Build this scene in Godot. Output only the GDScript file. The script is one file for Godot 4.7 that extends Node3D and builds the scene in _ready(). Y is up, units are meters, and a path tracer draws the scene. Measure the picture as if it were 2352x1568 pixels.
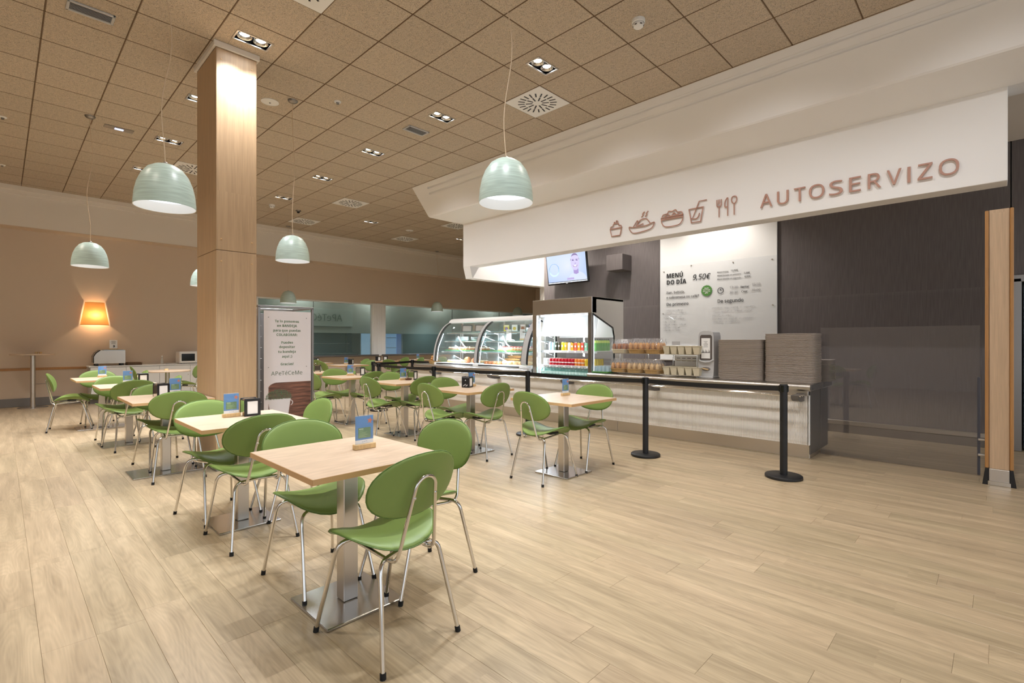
extends Node3D
# Self-service cafeteria. x runs along the back wall, -z towards it; metres, y up.

const CAM_H := 1.32
const CEIL := 4.369
const GX := 2.0836          # a node of the 0.6 m ceiling grid
const GZ := -4.4997
const FOCAL := 1142.3       # pixels, of a picture 1568 high
const YAW := 45.805
const TOP := 0.752          # table top height
const EXPOSURE := 1.06
const SPOT_E := 2.4
const SKY_E := 1.6  # sky brightness, set to light the room through unseen glazing
const PEND_E := 3.6
const VIT_E := 0.85
const FRIDGE_E := 1.0
const SERV_E := 4.0

var M := {}
var taken := {}
var rng := RandomNumberGenerator.new()

# ---------------------------------------------------------------- mesh builder
class MB:
	var v := PackedVector3Array()
	var n := PackedVector3Array()
	var uv := PackedVector2Array()
	var ix := PackedInt32Array()
	var col := PackedColorArray()
	var tint := Color.WHITE
	var colored := false

	func vert(p: Vector3, nn: Vector3, t := Vector2.ZERO) -> int:
		v.append(p)
		n.append(nn)
		uv.append(t)
		if colored:
			col.append(tint)
		return v.size() - 1

	func tri(a: int, b: int, c: int) -> void:
		var g := (v[c] - v[a]).cross(v[b] - v[a])
		ix.append(a)
		if g.dot(n[a] + n[b] + n[c]) < 0.0:
			ix.append(c)
			ix.append(b)
		else:
			ix.append(b)
			ix.append(c)

	func face(p0: Vector3, p1: Vector3, p2: Vector3, p3: Vector3, out: Vector3) -> void:
		var nn := (p1 - p0).cross(p2 - p0).normalized()
		if nn.length() < 0.5:
			nn = (p2 - p0).cross(p3 - p0).normalized()
		if nn.dot(out) < 0.0:
			nn = -nn
		var a := vert(p0, nn, Vector2(0, 1))
		var b := vert(p1, nn, Vector2(1, 1))
		var c := vert(p2, nn, Vector2(1, 0))
		var d := vert(p3, nn, Vector2(0, 0))
		tri(a, b, c)
		tri(a, c, d)

	func tri3(p0: Vector3, p1: Vector3, p2: Vector3, out: Vector3) -> void:
		var nn := (p1 - p0).cross(p2 - p0).normalized()
		if nn.dot(out) < 0.0:
			nn = -nn
		tri(vert(p0, nn), vert(p1, nn), vert(p2, nn))

	func box(c: Vector3, s: Vector3, b := 0.0, bs := Basis()) -> MB:
		var h := s * 0.5
		b = minf(b, minf(h.x, minf(h.y, h.z)) * 0.9)
		for ax in 3:
			var u := (ax + 1) % 3
			var w := (ax + 2) % 3
			for sg in [-1.0, 1.0]:
				var q: Array[Vector3] = []
				for k in [[-1, -1], [1, -1], [1, 1], [-1, 1]]:
					var p := Vector3()
					p[ax] = sg * h[ax]
					p[u] = k[0] * (h[u] - b)
					p[w] = k[1] * (h[w] - b)
					q.append(c + bs * p)
				var o := Vector3()
				o[ax] = sg
				face(q[0], q[1], q[2], q[3], bs * o)
			if b <= 0.0:
				continue
			for su in [-1.0, 1.0]:
				for sw in [-1.0, 1.0]:
					var q: Array[Vector3] = []
					for k in [[-1, 0], [1, 0], [1, 1], [-1, 1]]:
						var p := Vector3()
						p[ax] = k[0] * (h[ax] - b)
						p[u] = su * (h[u] if k[1] == 0 else h[u] - b)
						p[w] = sw * (h[w] - b if k[1] == 0 else h[w])
						q.append(c + bs * p)
					var o := Vector3()
					o[u] = su
					o[w] = sw
					face(q[0], q[1], q[2], q[3], bs * o)
		if b > 0.0:
			for sx in [-1.0, 1.0]:
				for sy in [-1.0, 1.0]:
					for sz in [-1.0, 1.0]:
						var o := Vector3(sx, sy, sz)
						tri3(c + bs * (o * Vector3(h.x, h.y - b, h.z - b)), c + bs * (o * Vector3(h.x - b, h.y, h.z - b)), c + bs * (o * Vector3(h.x - b, h.y - b, h.z)), bs * o)
		return self

	# a pipe through points, bends kept smooth
	func tube(pts: Array, r: float, sides := 8, cap := true) -> MB:
		var ring := []
		var up := Vector3.UP
		var first := v.size()
		var count := pts.size()
		for i in count:
			var p: Vector3 = pts[i]
			var pa: Vector3 = pts[maxi(i - 1, 0)]
			var pb: Vector3 = pts[mini(i + 1, count - 1)]
			var t := (pb - pa).normalized()
			if i == 0:
				up = Vector3.RIGHT if absf(t.y) > 0.9 else Vector3.UP
			var side := t.cross(up).normalized()
			up = side.cross(t).normalized()
			var d := 0.0
			if i > 0 and i < count - 1:
				d = (p - pa).normalized().dot((pb - p).normalized())
			var k := 1.0 if i == 0 or i == count - 1 else 1.0 / maxf(0.5, sqrt((1.0 + d) * 0.5))
			for j in sides:
				var a := TAU * j / sides
				var o := side * cos(a) + up * sin(a)
				vert(p + o * r * k, o, Vector2(float(j) / sides, float(i) / count))
		for i in count - 1:
			for j in sides:
				var j2 := (j + 1) % sides
				var a := first + i * sides + j
				var b := first + i * sides + j2
				tri(a, b, b + sides)
				tri(a, b + sides, a + sides)
		if cap:
			for e in [0, count - 1]:
				var t2: Vector3 = (pts[0] - pts[1]).normalized() if e == 0 else (pts[e] - pts[e - 1]).normalized()
				var m := vert(pts[e], t2)
				var base := v.size()
				for j in sides:
					vert(v[first + e * sides + j], t2)
				for j in sides:
					tri(m, base + j, base + (j + 1) % sides)
		return self

	# turned profile of (radius, height); sharp where the profile turns by more than about 40 degrees
	func lathe(prof: Array, seg := 24, at := Vector3.ZERO, bs := Basis()) -> MB:
		var nr := []
		for i in prof.size() - 1:
			var d: Vector2 = prof[i + 1] - prof[i]
			nr.append(Vector2(d.y, -d.x).normalized())
		for i in nr.size():
			var a: Vector2 = nr[i]
			var b: Vector2 = nr[i]
			if i > 0 and nr[i - 1].dot(nr[i]) > 0.75:
				a = (nr[i - 1] + nr[i]).normalized()
			if i < nr.size() - 1 and nr[i + 1].dot(nr[i]) > 0.75:
				b = (nr[i + 1] + nr[i]).normalized()
			var p: Vector2 = prof[i]
			var q: Vector2 = prof[i + 1]
			var base := v.size()
			for j in seg + 1:
				var t := TAU * j / seg
				var c := cos(t)
				var s := sin(t)
				vert(at + bs * Vector3(p.x * c, p.y, p.x * s), bs * Vector3(a.x * c, a.y, a.x * s), Vector2(float(j) / seg, float(i) / nr.size()))
				vert(at + bs * Vector3(q.x * c, q.y, q.x * s), bs * Vector3(b.x * c, b.y, b.x * s), Vector2(float(j) / seg, float(i + 1) / nr.size()))
			for j in seg:
				var k := base + j * 2
				if p.x > 1e-6:
					tri(k, k + 1, k + 2)
				if q.x > 1e-6:
					tri(k + 2, k + 1, k + 3)
		return self

	# an outline in local xy pushed from z = d0 to z = d1
	func prism(poly: PackedVector2Array, d0: float, d1: float, bs := Basis(), at := Vector3.ZERO) -> MB:
		var area := 0.0
		for i in poly.size():
			area += poly[i].cross(poly[(i + 1) % poly.size()])
		var tris := Geometry2D.triangulate_polygon(poly)
		for e in [[d0, -1.0], [d1, 1.0]]:
			var base := v.size()
			for p in poly:
				vert(at + bs * Vector3(p.x, p.y, e[0]), bs * Vector3(0, 0, e[1] * signf(d1 - d0)), p)
			for i in range(0, tris.size(), 3):
				tri(base + tris[i], base + tris[i + 1], base + tris[i + 2])
		for i in poly.size():
			var p := poly[i]
			var q := poly[(i + 1) % poly.size()]
			var o := Vector2(q.y - p.y, p.x - q.x) * signf(area)
			face(at + bs * Vector3(p.x, p.y, d0), at + bs * Vector3(q.x, q.y, d0), at + bs * Vector3(q.x, q.y, d1), at + bs * Vector3(p.x, p.y, d1), bs * Vector3(o.x, o.y, 0))
		return self

	# rows of points joined to a smooth skin; closed: columns wrap round; solid: normals point away from the middle
	func skin(rows: Array, closed := true, out := Vector3.ZERO) -> MB:
		var nr := rows.size()
		var nc: int = rows[0].size()
		var mid := Vector3.ZERO
		for r in rows:
			for p in r:
				mid += p
		mid /= nr * nc
		var nn := []
		var score := 0.0
		for i in nr:
			var line := PackedVector3Array()
			for j in nc:
				var l := (j + nc - 1) % nc if closed else maxi(j - 1, 0)
				var rr := (j + 1) % nc if closed else mini(j + 1, nc - 1)
				var du: Vector3 = rows[i][rr] - rows[i][l]
				var dv: Vector3 = rows[mini(i + 1, nr - 1)][j] - rows[maxi(i - 1, 0)][j]
				if du.length() < 1e-5:
					var k := i + 1 if i < nr / 2 else i - 1
					du = rows[k][rr] - rows[k][l]
				var g := du.cross(dv).normalized()
				line.append(g)
				score += g.dot(out if out != Vector3.ZERO else rows[i][j] - mid)
			nn.append(line)
		var sg := -1.0 if score < 0.0 else 1.0
		# the poles share one normal
		for i in [0, nr - 1]:
			if rows[i][0].distance_to(rows[i][nc / 2]) < 1e-5:
				var s := Vector3.ZERO
				for g in nn[i]:
					s += g
				for j in nc:
					nn[i][j] = s.normalized()
		var base := v.size()
		for i in nr:
			for j in nc:
				vert(rows[i][j], nn[i][j] * sg, Vector2(float(j) / nc, float(i) / nr))
		for i in nr - 1:
			for j in (nc if closed else nc - 1):
				var j2 := (j + 1) % nc
				var a := base + i * nc + j
				var b := base + i * nc + j2
				tri(a, b, b + nc)
				tri(a, b + nc, a + nc)
		return self

	func ball(c: Vector3, r: Vector3, bs := Basis(), nu := 12, nv := 8) -> MB:
		var rows := []
		for i in nv + 1:
			var line := []
			var a := PI * i / nv - PI / 2
			for j in nu:
				var t := TAU * j / nu
				line.append(c + bs * (r * Vector3(cos(a) * cos(t), sin(a), cos(a) * sin(t))))
			rows.append(line)
		return skin(rows)

	func mesh() -> ArrayMesh:
		var a := []
		a.resize(Mesh.ARRAY_MAX)
		a[Mesh.ARRAY_VERTEX] = v
		a[Mesh.ARRAY_NORMAL] = n
		a[Mesh.ARRAY_TEX_UV] = uv
		a[Mesh.ARRAY_INDEX] = ix
		if colored:
			a[Mesh.ARRAY_COLOR] = col
		var m := ArrayMesh.new()
		m.add_surface_from_arrays(Mesh.PRIMITIVE_TRIANGLES, a)
		return m

# ---------------------------------------------------------------- scene helpers
func numbered(called: String) -> String:
	var k: int = taken.get(called, 0)
	taken[called] = k + 1
	return called if k == 0 else "%s_%03d" % [called, k]

func tag(o: Node, label: String, category: String, group := "") -> Node:
	o.set_meta("label", label)
	o.set_meta("category", category)
	if group:
		o.set_meta("group", group)
	return o

func thing(called: String, label: String, category: String, at := Vector3.ZERO, turn := 0.0, group := "") -> Node3D:
	var o := Node3D.new()
	o.name = numbered(called)
	add_child(o)
	o.position = at
	o.rotation_degrees.y = turn
	tag(o, label, category, group)
	return o

func part(parent: Node, called: String, shape: Variant, mat: Material, at := Vector3.ZERO) -> MeshInstance3D:
	var o := MeshInstance3D.new()
	o.mesh = shape.mesh() if shape is MB else shape
	o.material_override = mat
	o.position = at
	o.name = called if parent != self else numbered(called)
	parent.add_child(o, true)
	return o

func struct(called: String, shape: Variant, mat: Material) -> MeshInstance3D:
	var o := part(self, called, shape, mat)
	o.set_meta("kind", "structure")
	return o

func dup(root: Node3D, at: Vector3, turn := 0.0, label := "", group := "") -> Node3D:
	var c: Node3D = root.duplicate()
	c.name = numbered(String(root.name).rstrip("0123456789").rstrip("_"))
	add_child(c)
	c.position = at
	c.rotation_degrees.y = turn
	if label:
		c.set_meta("label", label)
	if group:
		c.set_meta("group", group)
	elif c.has_meta("group") and label:
		c.remove_meta("group")
	return c

func ordinal(n: int) -> String:
	var small := ["", "first", "second", "third", "fourth", "fifth", "sixth", "seventh", "eighth", "ninth", "tenth", "eleventh", "twelfth"]
	if n < small.size():
		return small[n]
	return "%d%s" % [n, "th" if n % 100 in [11, 12, 13] else {1: "st", 2: "nd", 3: "rd"}.get(n % 10, "th")]

func mb() -> MB:
	return MB.new()

func bx(c: Vector3, s: Vector3, b := 0.0) -> MB:
	return MB.new().box(c, s, b)

func rgb(r: int, g: int, b: int) -> Color:
	return Color8(r, g, b)

func mat(c: Color, rough := 0.6, metal := 0.0) -> StandardMaterial3D:
	var m := StandardMaterial3D.new()
	m.albedo_color = c
	m.roughness = rough
	m.metallic = metal
	return m

func glow(c: Color, e: float) -> StandardMaterial3D:
	var m := mat(Color(0.9, 0.9, 0.9), 0.5)
	m.emission_enabled = true
	m.emission = c
	m.emission_energy_multiplier = e
	return m

func pane(c: Color, a: float, rough := 0.02) -> StandardMaterial3D:
	var m := mat(Color(c.r, c.g, c.b, a), rough)
	m.transparency = BaseMaterial3D.TRANSPARENCY_ALPHA
	return m

func tri_map(m: StandardMaterial3D, t: Texture2D, scale: Vector3, world := false, off := Vector3.ZERO) -> StandardMaterial3D:
	m.albedo_texture = t
	m.uv1_triplanar = true
	m.uv1_world_triplanar = world
	m.uv1_scale = scale
	m.uv1_offset = off
	m.uv1_triplanar_sharpness = 4.0
	return m

func noise_img(w: int, h: int, freq: float, oct := 4, sd := 1) -> Image:
	var f := FastNoiseLite.new()
	f.seed = sd
	f.frequency = freq
	f.noise_type = FastNoiseLite.TYPE_SIMPLEX_SMOOTH
	f.fractal_octaves = oct
	return f.get_seamless_image(w, h)

func text(parent: Node, called: String, s: String, cap: float, m: Material, at: Vector3, turn := 0.0, bold := false, align := HORIZONTAL_ALIGNMENT_LEFT, depth := 0.003, wide := 1.0) -> MeshInstance3D:
	var f := SystemFont.new()
	f.font_names = PackedStringArray(["Droid Sans"])
	f.font_weight = 700 if bold else 400
	var t := TextMesh.new()
	t.font = f
	t.text = s
	t.font_size = 48
	t.pixel_size = cap / (0.714 * 48.0)
	t.depth = depth
	t.curve_step = 1.0
	t.horizontal_alignment = align
	t.vertical_alignment = VERTICAL_ALIGNMENT_BOTTOM
	var o := part(parent, called, t, m, at - Vector3(0, cap * 0.236 / 0.714, 0))
	o.rotation_degrees.y = turn
	o.scale.x = wide
	return o

func spot(at: Vector3, towards: Vector3, c: Color, e: float, angle: float, blend := 0.6, size := 0.03) -> void:
	var l := SpotLight3D.new()
	l.light_color = c
	l.light_energy = e
	l.spot_angle = angle
	l.spot_angle_attenuation = blend
	l.spot_range = 14.0
	l.spot_attenuation = 2.0
	l.light_size = size
	l.shadow_enabled = true
	l.name = numbered("spot_beam")
	add_child(l)
	l.look_at_from_position(at, at + towards, Vector3.BACK if absf(towards.normalized().y) > 0.95 else Vector3.UP)

func omni(at: Vector3, c: Color, e: float, size := 0.05) -> void:
	var l := OmniLight3D.new()
	l.light_color = c
	l.light_energy = e
	l.omni_range = 14.0
	l.omni_attenuation = 2.0
	l.light_size = size
	l.shadow_enabled = true
	l.name = numbered("bulb_or_added_light")
	add_child(l)
	l.position = at

func area(at: Vector3, towards: Vector3, w: float, h: float, c: Color, e: float) -> void:
	var l := AreaLight3D.new()
	l.area_size = Vector2(w, h)
	l.light_color = c
	l.light_energy = e
	l.area_range = 10.0
	l.shadow_enabled = true
	l.name = numbered("strip_light")
	add_child(l)
	l.look_at_from_position(at, at + towards, Vector3.BACK if absf(towards.normalized().y) > 0.95 else Vector3.UP)

# ---------------------------------------------------------------- materials
func oak_image(turned: bool, rings := 1.0) -> ImageTexture:
	var w := 512
	var h := 512
	var fine := noise_img(w, h, 0.05, 3, 3)
	fine.resize(w, 14)
	fine.resize(w, h, Image.INTERPOLATE_CUBIC)
	var fine2 := noise_img(w, h, 0.15, 2, 4)
	fine2.resize(w, 40)
	fine2.resize(w, h, Image.INTERPOLATE_CUBIC)
	var warp := noise_img(w, h, 0.006, 2, 8)
	var blot := noise_img(w, h, 0.012, 3, 15)
	var im := Image.create(w, h, false, Image.FORMAT_RGB8)
	for y in h:
		for x in w:
			# fine streaks run along y; broad rings are bent by a slow noise
			var a := fine.get_pixel(x, y).r
			var a2 := fine2.get_pixel(x, y).r
			var q := warp.get_pixel(x, y / 2).r
			var ring := absf(fposmod(q * 11.0 + x * 4.0 / w, 1.0) - 0.5) * 2.0
			var b := blot.get_pixel(x, y / 3).r
			var k := 0.80 + 0.07 * (1.0 - rings) + 0.10 * a + 0.06 * a2 + 0.045 * ring * rings + 0.16 * (b - 0.5) * (0.4 + 0.6 * rings)
			k = clampf(k, 0.0, 1.0)
			var c := Color(k, k * (0.955 + 0.045 * k), k * (0.88 + 0.12 * k))
			if turned:
				im.set_pixel(y, x, c)
			else:
				im.set_pixel(x, y, c)
	im.generate_mipmaps()
	return ImageTexture.create_from_image(im)

func wool_images() -> Array:
	# wood wool: a mat of short curled fibres, lighter over darker
	var w := 512
	var im := Image.create(w, w, false, Image.FORMAT_RGB8)
	im.fill(Color(0.78, 0.78, 0.78))
	var r := RandomNumberGenerator.new()
	r.seed = 5
	for k in 15000:
		var x := r.randf() * w
		var y := r.randf() * w
		var a := r.randf() * TAU
		var bend := r.randf_range(-0.25, 0.25)
		var s := r.randf_range(0.66, 1.0)
		if r.randf() < 0.13:
			s = r.randf_range(0.22, 0.5)
		var c := Color(s, s * 0.97, s * 0.92)
		for i in r.randi_range(5, 14):
			im.set_pixel(posmod(int(x), w), posmod(int(y), w), c)
			x += cos(a)
			y += sin(a)
			a += bend
	im.generate_mipmaps()
	return [ImageTexture.create_from_image(im)]

func streak_image(turned := false) -> ImageTexture:
	# fine threads, each long and soft along v
	var w := 256
	var fine := noise_img(w, w, 0.14, 3, 21)
	var small := Image.create(w, 16, false, Image.FORMAT_RGB8)
	for y in 16:
		for x in w:
			var k := 0.88 + 0.16 * (fine.get_pixel(x, y * 3).r - 0.4)
			small.set_pixel(x, y, Color(k, k, k))
	small.resize(w, w, Image.INTERPOLATE_CUBIC)
	if turned:
		small.rotate_90(CLOCKWISE)
	small.generate_mipmaps()
	return ImageTexture.create_from_image(small)

func crumb_image() -> ImageTexture:
	# baked crust: patches of darker and floury crust
	var im := Image.create(128, 128, false, Image.FORMAT_RGB8)
	var q := noise_img(128, 128, 0.06, 4, 77)
	for y in 128:
		for x in 128:
			var k := clampf(0.90 + 0.35 * (q.get_pixel(x, y).r - 0.45), 0.78, 1.0)
			im.set_pixel(x, y, Color(k, pow(k, 1.25), pow(k, 1.6)))
	return ImageTexture.create_from_image(im)

func knot_image() -> ImageTexture:
	# the printed boards of the ribbed counter front: long soft grain lines along u, a knot here and there
	var w := 512
	var h := 256
	var im := Image.create(w, h, false, Image.FORMAT_RGB8)
	var q := noise_img(w, h, 0.01, 3, 31)
	for y in h:
		for x in w:
			var n1 := q.get_pixel(x / 3, y).r
			var band := pow(absf(sin(PI * (y / 64.0 + 0.35 * (n1 - 0.5)))), 0.35)
			var k := 0.90 + 0.10 * band - 0.05 * maxf(0.0, q.get_pixel((x / 5 + 90) % w, (y * 2) % h).r - 0.55)
			im.set_pixel(x, y, Color(k, k * (0.975 + 0.025 * band), k * (0.94 + 0.06 * band)))
	im.generate_mipmaps()
	return ImageTexture.create_from_image(im)

func make_materials() -> void:
	var oak := oak_image(false)
	var oak_across := oak_image(true, 0.0)
	var oak_straight := oak_image(false, 0.0)
	var wool: Array = wool_images()
	var streak := streak_image()
	for i in 8:
		var k := 0.972 + 0.008 * ((i * 5) % 8)
		var m := tri_map(mat(Color(0.755 * k, 0.672 * k * (1.0 + 0.004 * (i % 3)), 0.552 * k), 0.36), oak, Vector3(1.5, 0.9, 0.42), true, Vector3(0.37 * i, 0.13 * i, 0.23 * i))
		M["plank%d" % i] = m
	var pf := tri_map(mat(Color(0.755, 0.672, 0.552), 0.36), oak, Vector3(1.5, 0.9, 0.42), true)
	pf.vertex_color_use_as_albedo = true
	M.plank_field = pf
	for i in 4:
		var k := 0.985 + 0.01 * i
		var m := tri_map(mat(Color(0.96 * k, 0.895 * k, 0.81 * k), 0.95), wool[0], Vector3.ONE * 1.7, true, Vector3(0.31 * i, 0, 0.17 * i))
		m.heightmap_enabled = true
		m.heightmap_texture = wool[0]
		m.heightmap_scale = 0.25
		M["wool%d" % i] = m
	M.oak = tri_map(mat(Color(0.76, 0.635, 0.49), 0.45), oak_straight, Vector3(1.6, 0.35, 1.6))
	M.oak_pink = tri_map(mat(Color(0.83, 0.71, 0.58), 0.45), oak_straight, Vector3(1.6, 0.4, 1.6))
	M.oak_edge = tri_map(mat(Color(0.74, 0.54, 0.32), 0.45), oak_straight, Vector3(2.5, 0.5, 2.5))
	M.table = tri_map(mat(Color(0.84, 0.745, 0.645), 0.38), oak_across, Vector3(1.1, 1.6, 1.1))
	M.table_edge = mat(Color(0.80, 0.64, 0.45), 0.5)
	M.block = tri_map(mat(Color(0.93, 0.79, 0.57), 0.5), oak, Vector3(4, 4, 4))
	M.green = mat(rgb(124, 147, 78), 0.42)
	M.green.metallic_specular = 0.4
	M.green_seam = mat(rgb(88, 118, 50), 0.5)
	M.chrome = mat(Color(0.86, 0.85, 0.83), 0.09, 1.0)
	M.steel = mat(Color(0.82, 0.80, 0.775), 0.30, 1.0)
	M.steel_dark = mat(Color(0.58, 0.56, 0.54), 0.34, 1.0)
	M.steel_plate = mat(Color(0.80, 0.80, 0.80), 0.22, 1.0)
	M.black = mat(rgb(24, 24, 26), 0.45)
	M.black_gloss = mat(rgb(14, 14, 16), 0.15)
	M.rubber = mat(rgb(20, 20, 20), 0.8)
	M.plaster = mat(rgb(244, 241, 237), 0.75)
	M.plaster_warm = mat(rgb(232, 224, 213), 0.75)
	M.beige = mat(rgb(214, 195, 174), 0.8)
	M.white = mat(rgb(238, 237, 234), 0.45)
	M.white_gloss = mat(rgb(240, 240, 240), 0.2)
	M.grey_base = mat(rgb(126, 122, 118), 0.6)
	M.grey_end = mat(rgb(92, 88, 84), 0.32)
	M.grey_plastic = mat(rgb(192, 191, 190), 0.35)
	M.dark_wall = tri_map(mat(rgb(116, 108, 106), 0.72), streak, Vector3(1.6, 0.5, 1.6))
	# brushed rings run round the shade
	M.mint = mat(rgb(202, 222, 210), 0.36)
	M.mint.albedo_texture = streak_image(true)
	M.mint.uv1_scale = Vector3(1, 0.9, 1)
	M.glass = pane(Color(0.86, 0.95, 0.95), 0.05)
	M.glass_shelf = pane(Color(0.6, 0.85, 0.82), 0.25)
	M.glass_teal = pane(Color(0.42, 0.52, 0.50), 0.32)
	M.acrylic = pane(Color(0.95, 0.97, 1.0), 0.10)
	M.film = pane(Color(0.95, 0.95, 0.97), 0.07, 0.08)
	M.paper = mat(rgb(244, 243, 240), 0.8)
	M.ink = mat(rgb(28, 27, 27), 0.6)
	M.ink_soft = mat(rgb(96, 94, 92), 0.7)
	M.ink_faint = mat(rgb(178, 176, 175), 0.7)
	M.copper = mat(rgb(186, 142, 124), 0.5)
	M.leaf_ink = mat(rgb(96, 122, 92), 0.7)
	M.tray = mat(rgb(178, 166, 156), 0.5)
	var crumb := crumb_image()
	M.bread = tri_map(mat(rgb(228, 172, 104), 0.7), crumb, Vector3(9, 9, 9))
	M.bread_pale = tri_map(mat(rgb(246, 212, 156), 0.7), crumb, Vector3(9, 9, 9))
	M.bread_dark = tri_map(mat(rgb(184, 116, 62), 0.6), crumb, Vector3(9, 9, 9))
	M.cream = mat(rgb(246, 236, 214), 0.6)
	M.choc = mat(rgb(86, 48, 30), 0.4)
	M.wicker = tri_map(mat(rgb(206, 166, 106), 0.7), streak, Vector3(8, 1, 8))
	M.wicker_pale = tri_map(mat(rgb(238, 226, 196), 0.7), streak, Vector3(14, 2, 14))
	M.porcelain = mat(rgb(244, 244, 242), 0.2)
	M.tray_green = mat(rgb(74, 128, 58), 0.4)
	M.led = glow(Color(0.86, 0.93, 1.0), 5.0)
	M.lamp_warm = glow(Color(1.0, 0.90, 0.76), 60.0)
	M.lamp_cool = glow(Color(0.96, 0.98, 1.0), 60.0)
	M.pendant_glow = glow(Color(0.90, 0.95, 1.0), 1.15)

# ---------------------------------------------------------------- the room
func in_view(p: Vector3, margin := 0.06) -> bool:
	var t := deg_to_rad(YAW)
	var w := sin(t) * p.x - cos(t) * p.z
	if w < 0.3:
		return false
	var u := (cos(t) * p.x + sin(t) * p.z) / w * FOCAL
	var q := (p.y - CAM_H) / w * FOCAL
	return absf(u) < 1176.0 * (1.0 + margin) and absf(q) < 784.0 * (1.0 + margin)

func build_floor() -> void:
	var f := struct("floor", bx(Vector3(6, -0.06, -4.8), Vector3(20.6, 0.1, 19.2)), M.table_edge)
	var r := RandomNumberGenerator.new()
	r.seed = 12
	var pw := 0.180
	var pl := 1.22
	var all := []
	var k := 0
	var x := -4.2
	while x < 16.0:
		var z := -14.15 - r.randf() * pl
		while z < 4.6:
			var z0 := maxf(z, -14.15)
			var z1 := minf(z + pl, 4.6)
			var seen := in_view(Vector3(x + 0.09, 0, (z0 + z1) / 2)) or in_view(Vector3(x + 0.09, 0, z0)) or in_view(Vector3(x + 0.09, 0, z1))
			if z1 - z0 > 0.05:
				all.append([x + pw / 2, (z0 + z1) / 2, z1 - z0, Vector2(x, (z0 + z1) / 2).length() + (0.0 if seen else 100.0), r.randi() % 8])
			z += pl
			k += 1
		x += pw
	all.sort_custom(func(a, b): return a[3] < b[3])
	var unit := bx(Vector3.ZERO, Vector3(pw - 0.0006, 0.01, pl - 0.0006), 0.0009).mesh()
	var rest := mb()
	rest.colored = true
	for i in all.size():
		var a: Array = all[i]
		if i < 300 and a[3] < 100.0:
			var o := part(f, "plank", unit, M["plank%d" % a[4]], Vector3(a[0], -0.005, a[1]))
			o.scale.z = a[2] / pl
		else:
			var t: float = 0.972 + 0.008 * ((a[4] * 5) % 8)
			rest.tint = Color(t, t, t).srgb_to_linear()
			rest.box(Vector3(a[0], -0.005, a[1]), Vector3(pw - 0.0006, 0.01, a[2] - 0.0006))
	part(f, "plank_field", rest, M.plank_field).set_meta("kind", "stuff")

func inside_bulkhead(x: float, z: float) -> bool:
	return x > 5.70 and z > -8.31

const DOWNLIGHTS := [[-1, -2], [3, -2], [-1, 1], [3, 1], [-1, 4], [3, 4], [-1, 7], [3, 7], [-1, 10], [3, 10], [7, 11], [12, 11], [-1, -5], [3, -5], [-5, 1], [-5, 4], [-5, 7], [-1, -8], [3, -8], [-5, -2], [-5, 10]]
const DIFFUSERS := [[-1, -1], [4, -1], [0, 9], [5, 9], [5, 13], [10, 13], [10, 9]]

func cell(i: int, j: int) -> Vector3:
	return Vector3(GX + 0.6 * (i + 0.5), CEIL, GZ - 0.6 * (j + 0.5))

func build_ceiling() -> void:
	var c := struct("ceiling", bx(Vector3(6, 4.62, -4.8), Vector3(20.6, 0.1, 19.2)), M.black)
	var unit := bx(Vector3.ZERO, Vector3(0.590, 0.022, 0.590), 0.004).mesh()
	var holed := mb()
	for s in [-1.0, 1.0]:
		holed.box(Vector3(s * (0.295 + 0.163) / 2, 0, 0), Vector3(0.295 - 0.163, 0.022, 0.590), 0.003)
		holed.box(Vector3(0, 0, s * (0.295 + 0.093) / 2), Vector3(0.326, 0.022, 0.295 - 0.093), 0.003)
	var hole := holed.mesh()
	var dl := {}
	var df := {}
	for a in DOWNLIGHTS:
		dl[Vector2i(a[0], a[1])] = true
	for a in DIFFUSERS:
		df[Vector2i(a[0], a[1])] = true
	var r := RandomNumberGenerator.new()
	r.seed = 3
	var all := []
	for i in range(-10, 23):
		for j in range(-15, 16):
			var p := cell(i, j)
			if df.has(Vector2i(i, j)) or p.z < -13.95 or p.z > 4.3 or p.x < -4.0 or p.x > 15.8:
				continue
			var h := 0.3
			if inside_bulkhead(p.x - h, p.z - h) and inside_bulkhead(p.x + h, p.z + h) and inside_bulkhead(p.x - h, p.z + h):
				continue
			all.append([p, Vector2(p.x, p.z).length() + (0.0 if in_view(p, 0.2) else 100.0), r.randi() % 4, dl.has(Vector2i(i, j))])
	all.sort_custom(func(a, b): return a[1] < b[1])
	var bars := mb()
	for i in range(-10, 24):
		var x := GX + 0.6 * i
		var z0 := 4.5
		var z1 := -13.9
		if x > 5.75:
			z0 = -8.33
		bars.box(Vector3(x, CEIL + 0.006, (z0 + z1) / 2), Vector3(0.008, 0.012, z0 - z1))
	for j in range(-15, 16):
		var z := GZ - 0.6 * j
		var x1 := 15.8
		if z > -8.31:
			x1 = 5.70
		bars.box(Vector3((x1 - 4.1) / 2, CEIL + 0.0065, z), Vector3(x1 + 4.1, 0.012, 0.008))
	part(c, "seam_bars", bars, mat(rgb(112, 88, 64), 0.8))
	var rest := mb()
	var n := 0
	for a in all:
		if (n < 300 and a[1] < 100.0) or a[3]:
			part(c, "ceiling_tile", hole if a[3] else unit, M["wool%d" % a[2]], a[0] + Vector3(0, 0.011, 0))
			n += 1
		else:
			rest.box(a[0] + Vector3(0, 0.011, 0), Vector3(0.590, 0.022, 0.590))
	part(c, "ceiling_tile_field", rest, M.wool1).set_meta("kind", "stuff")

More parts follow.
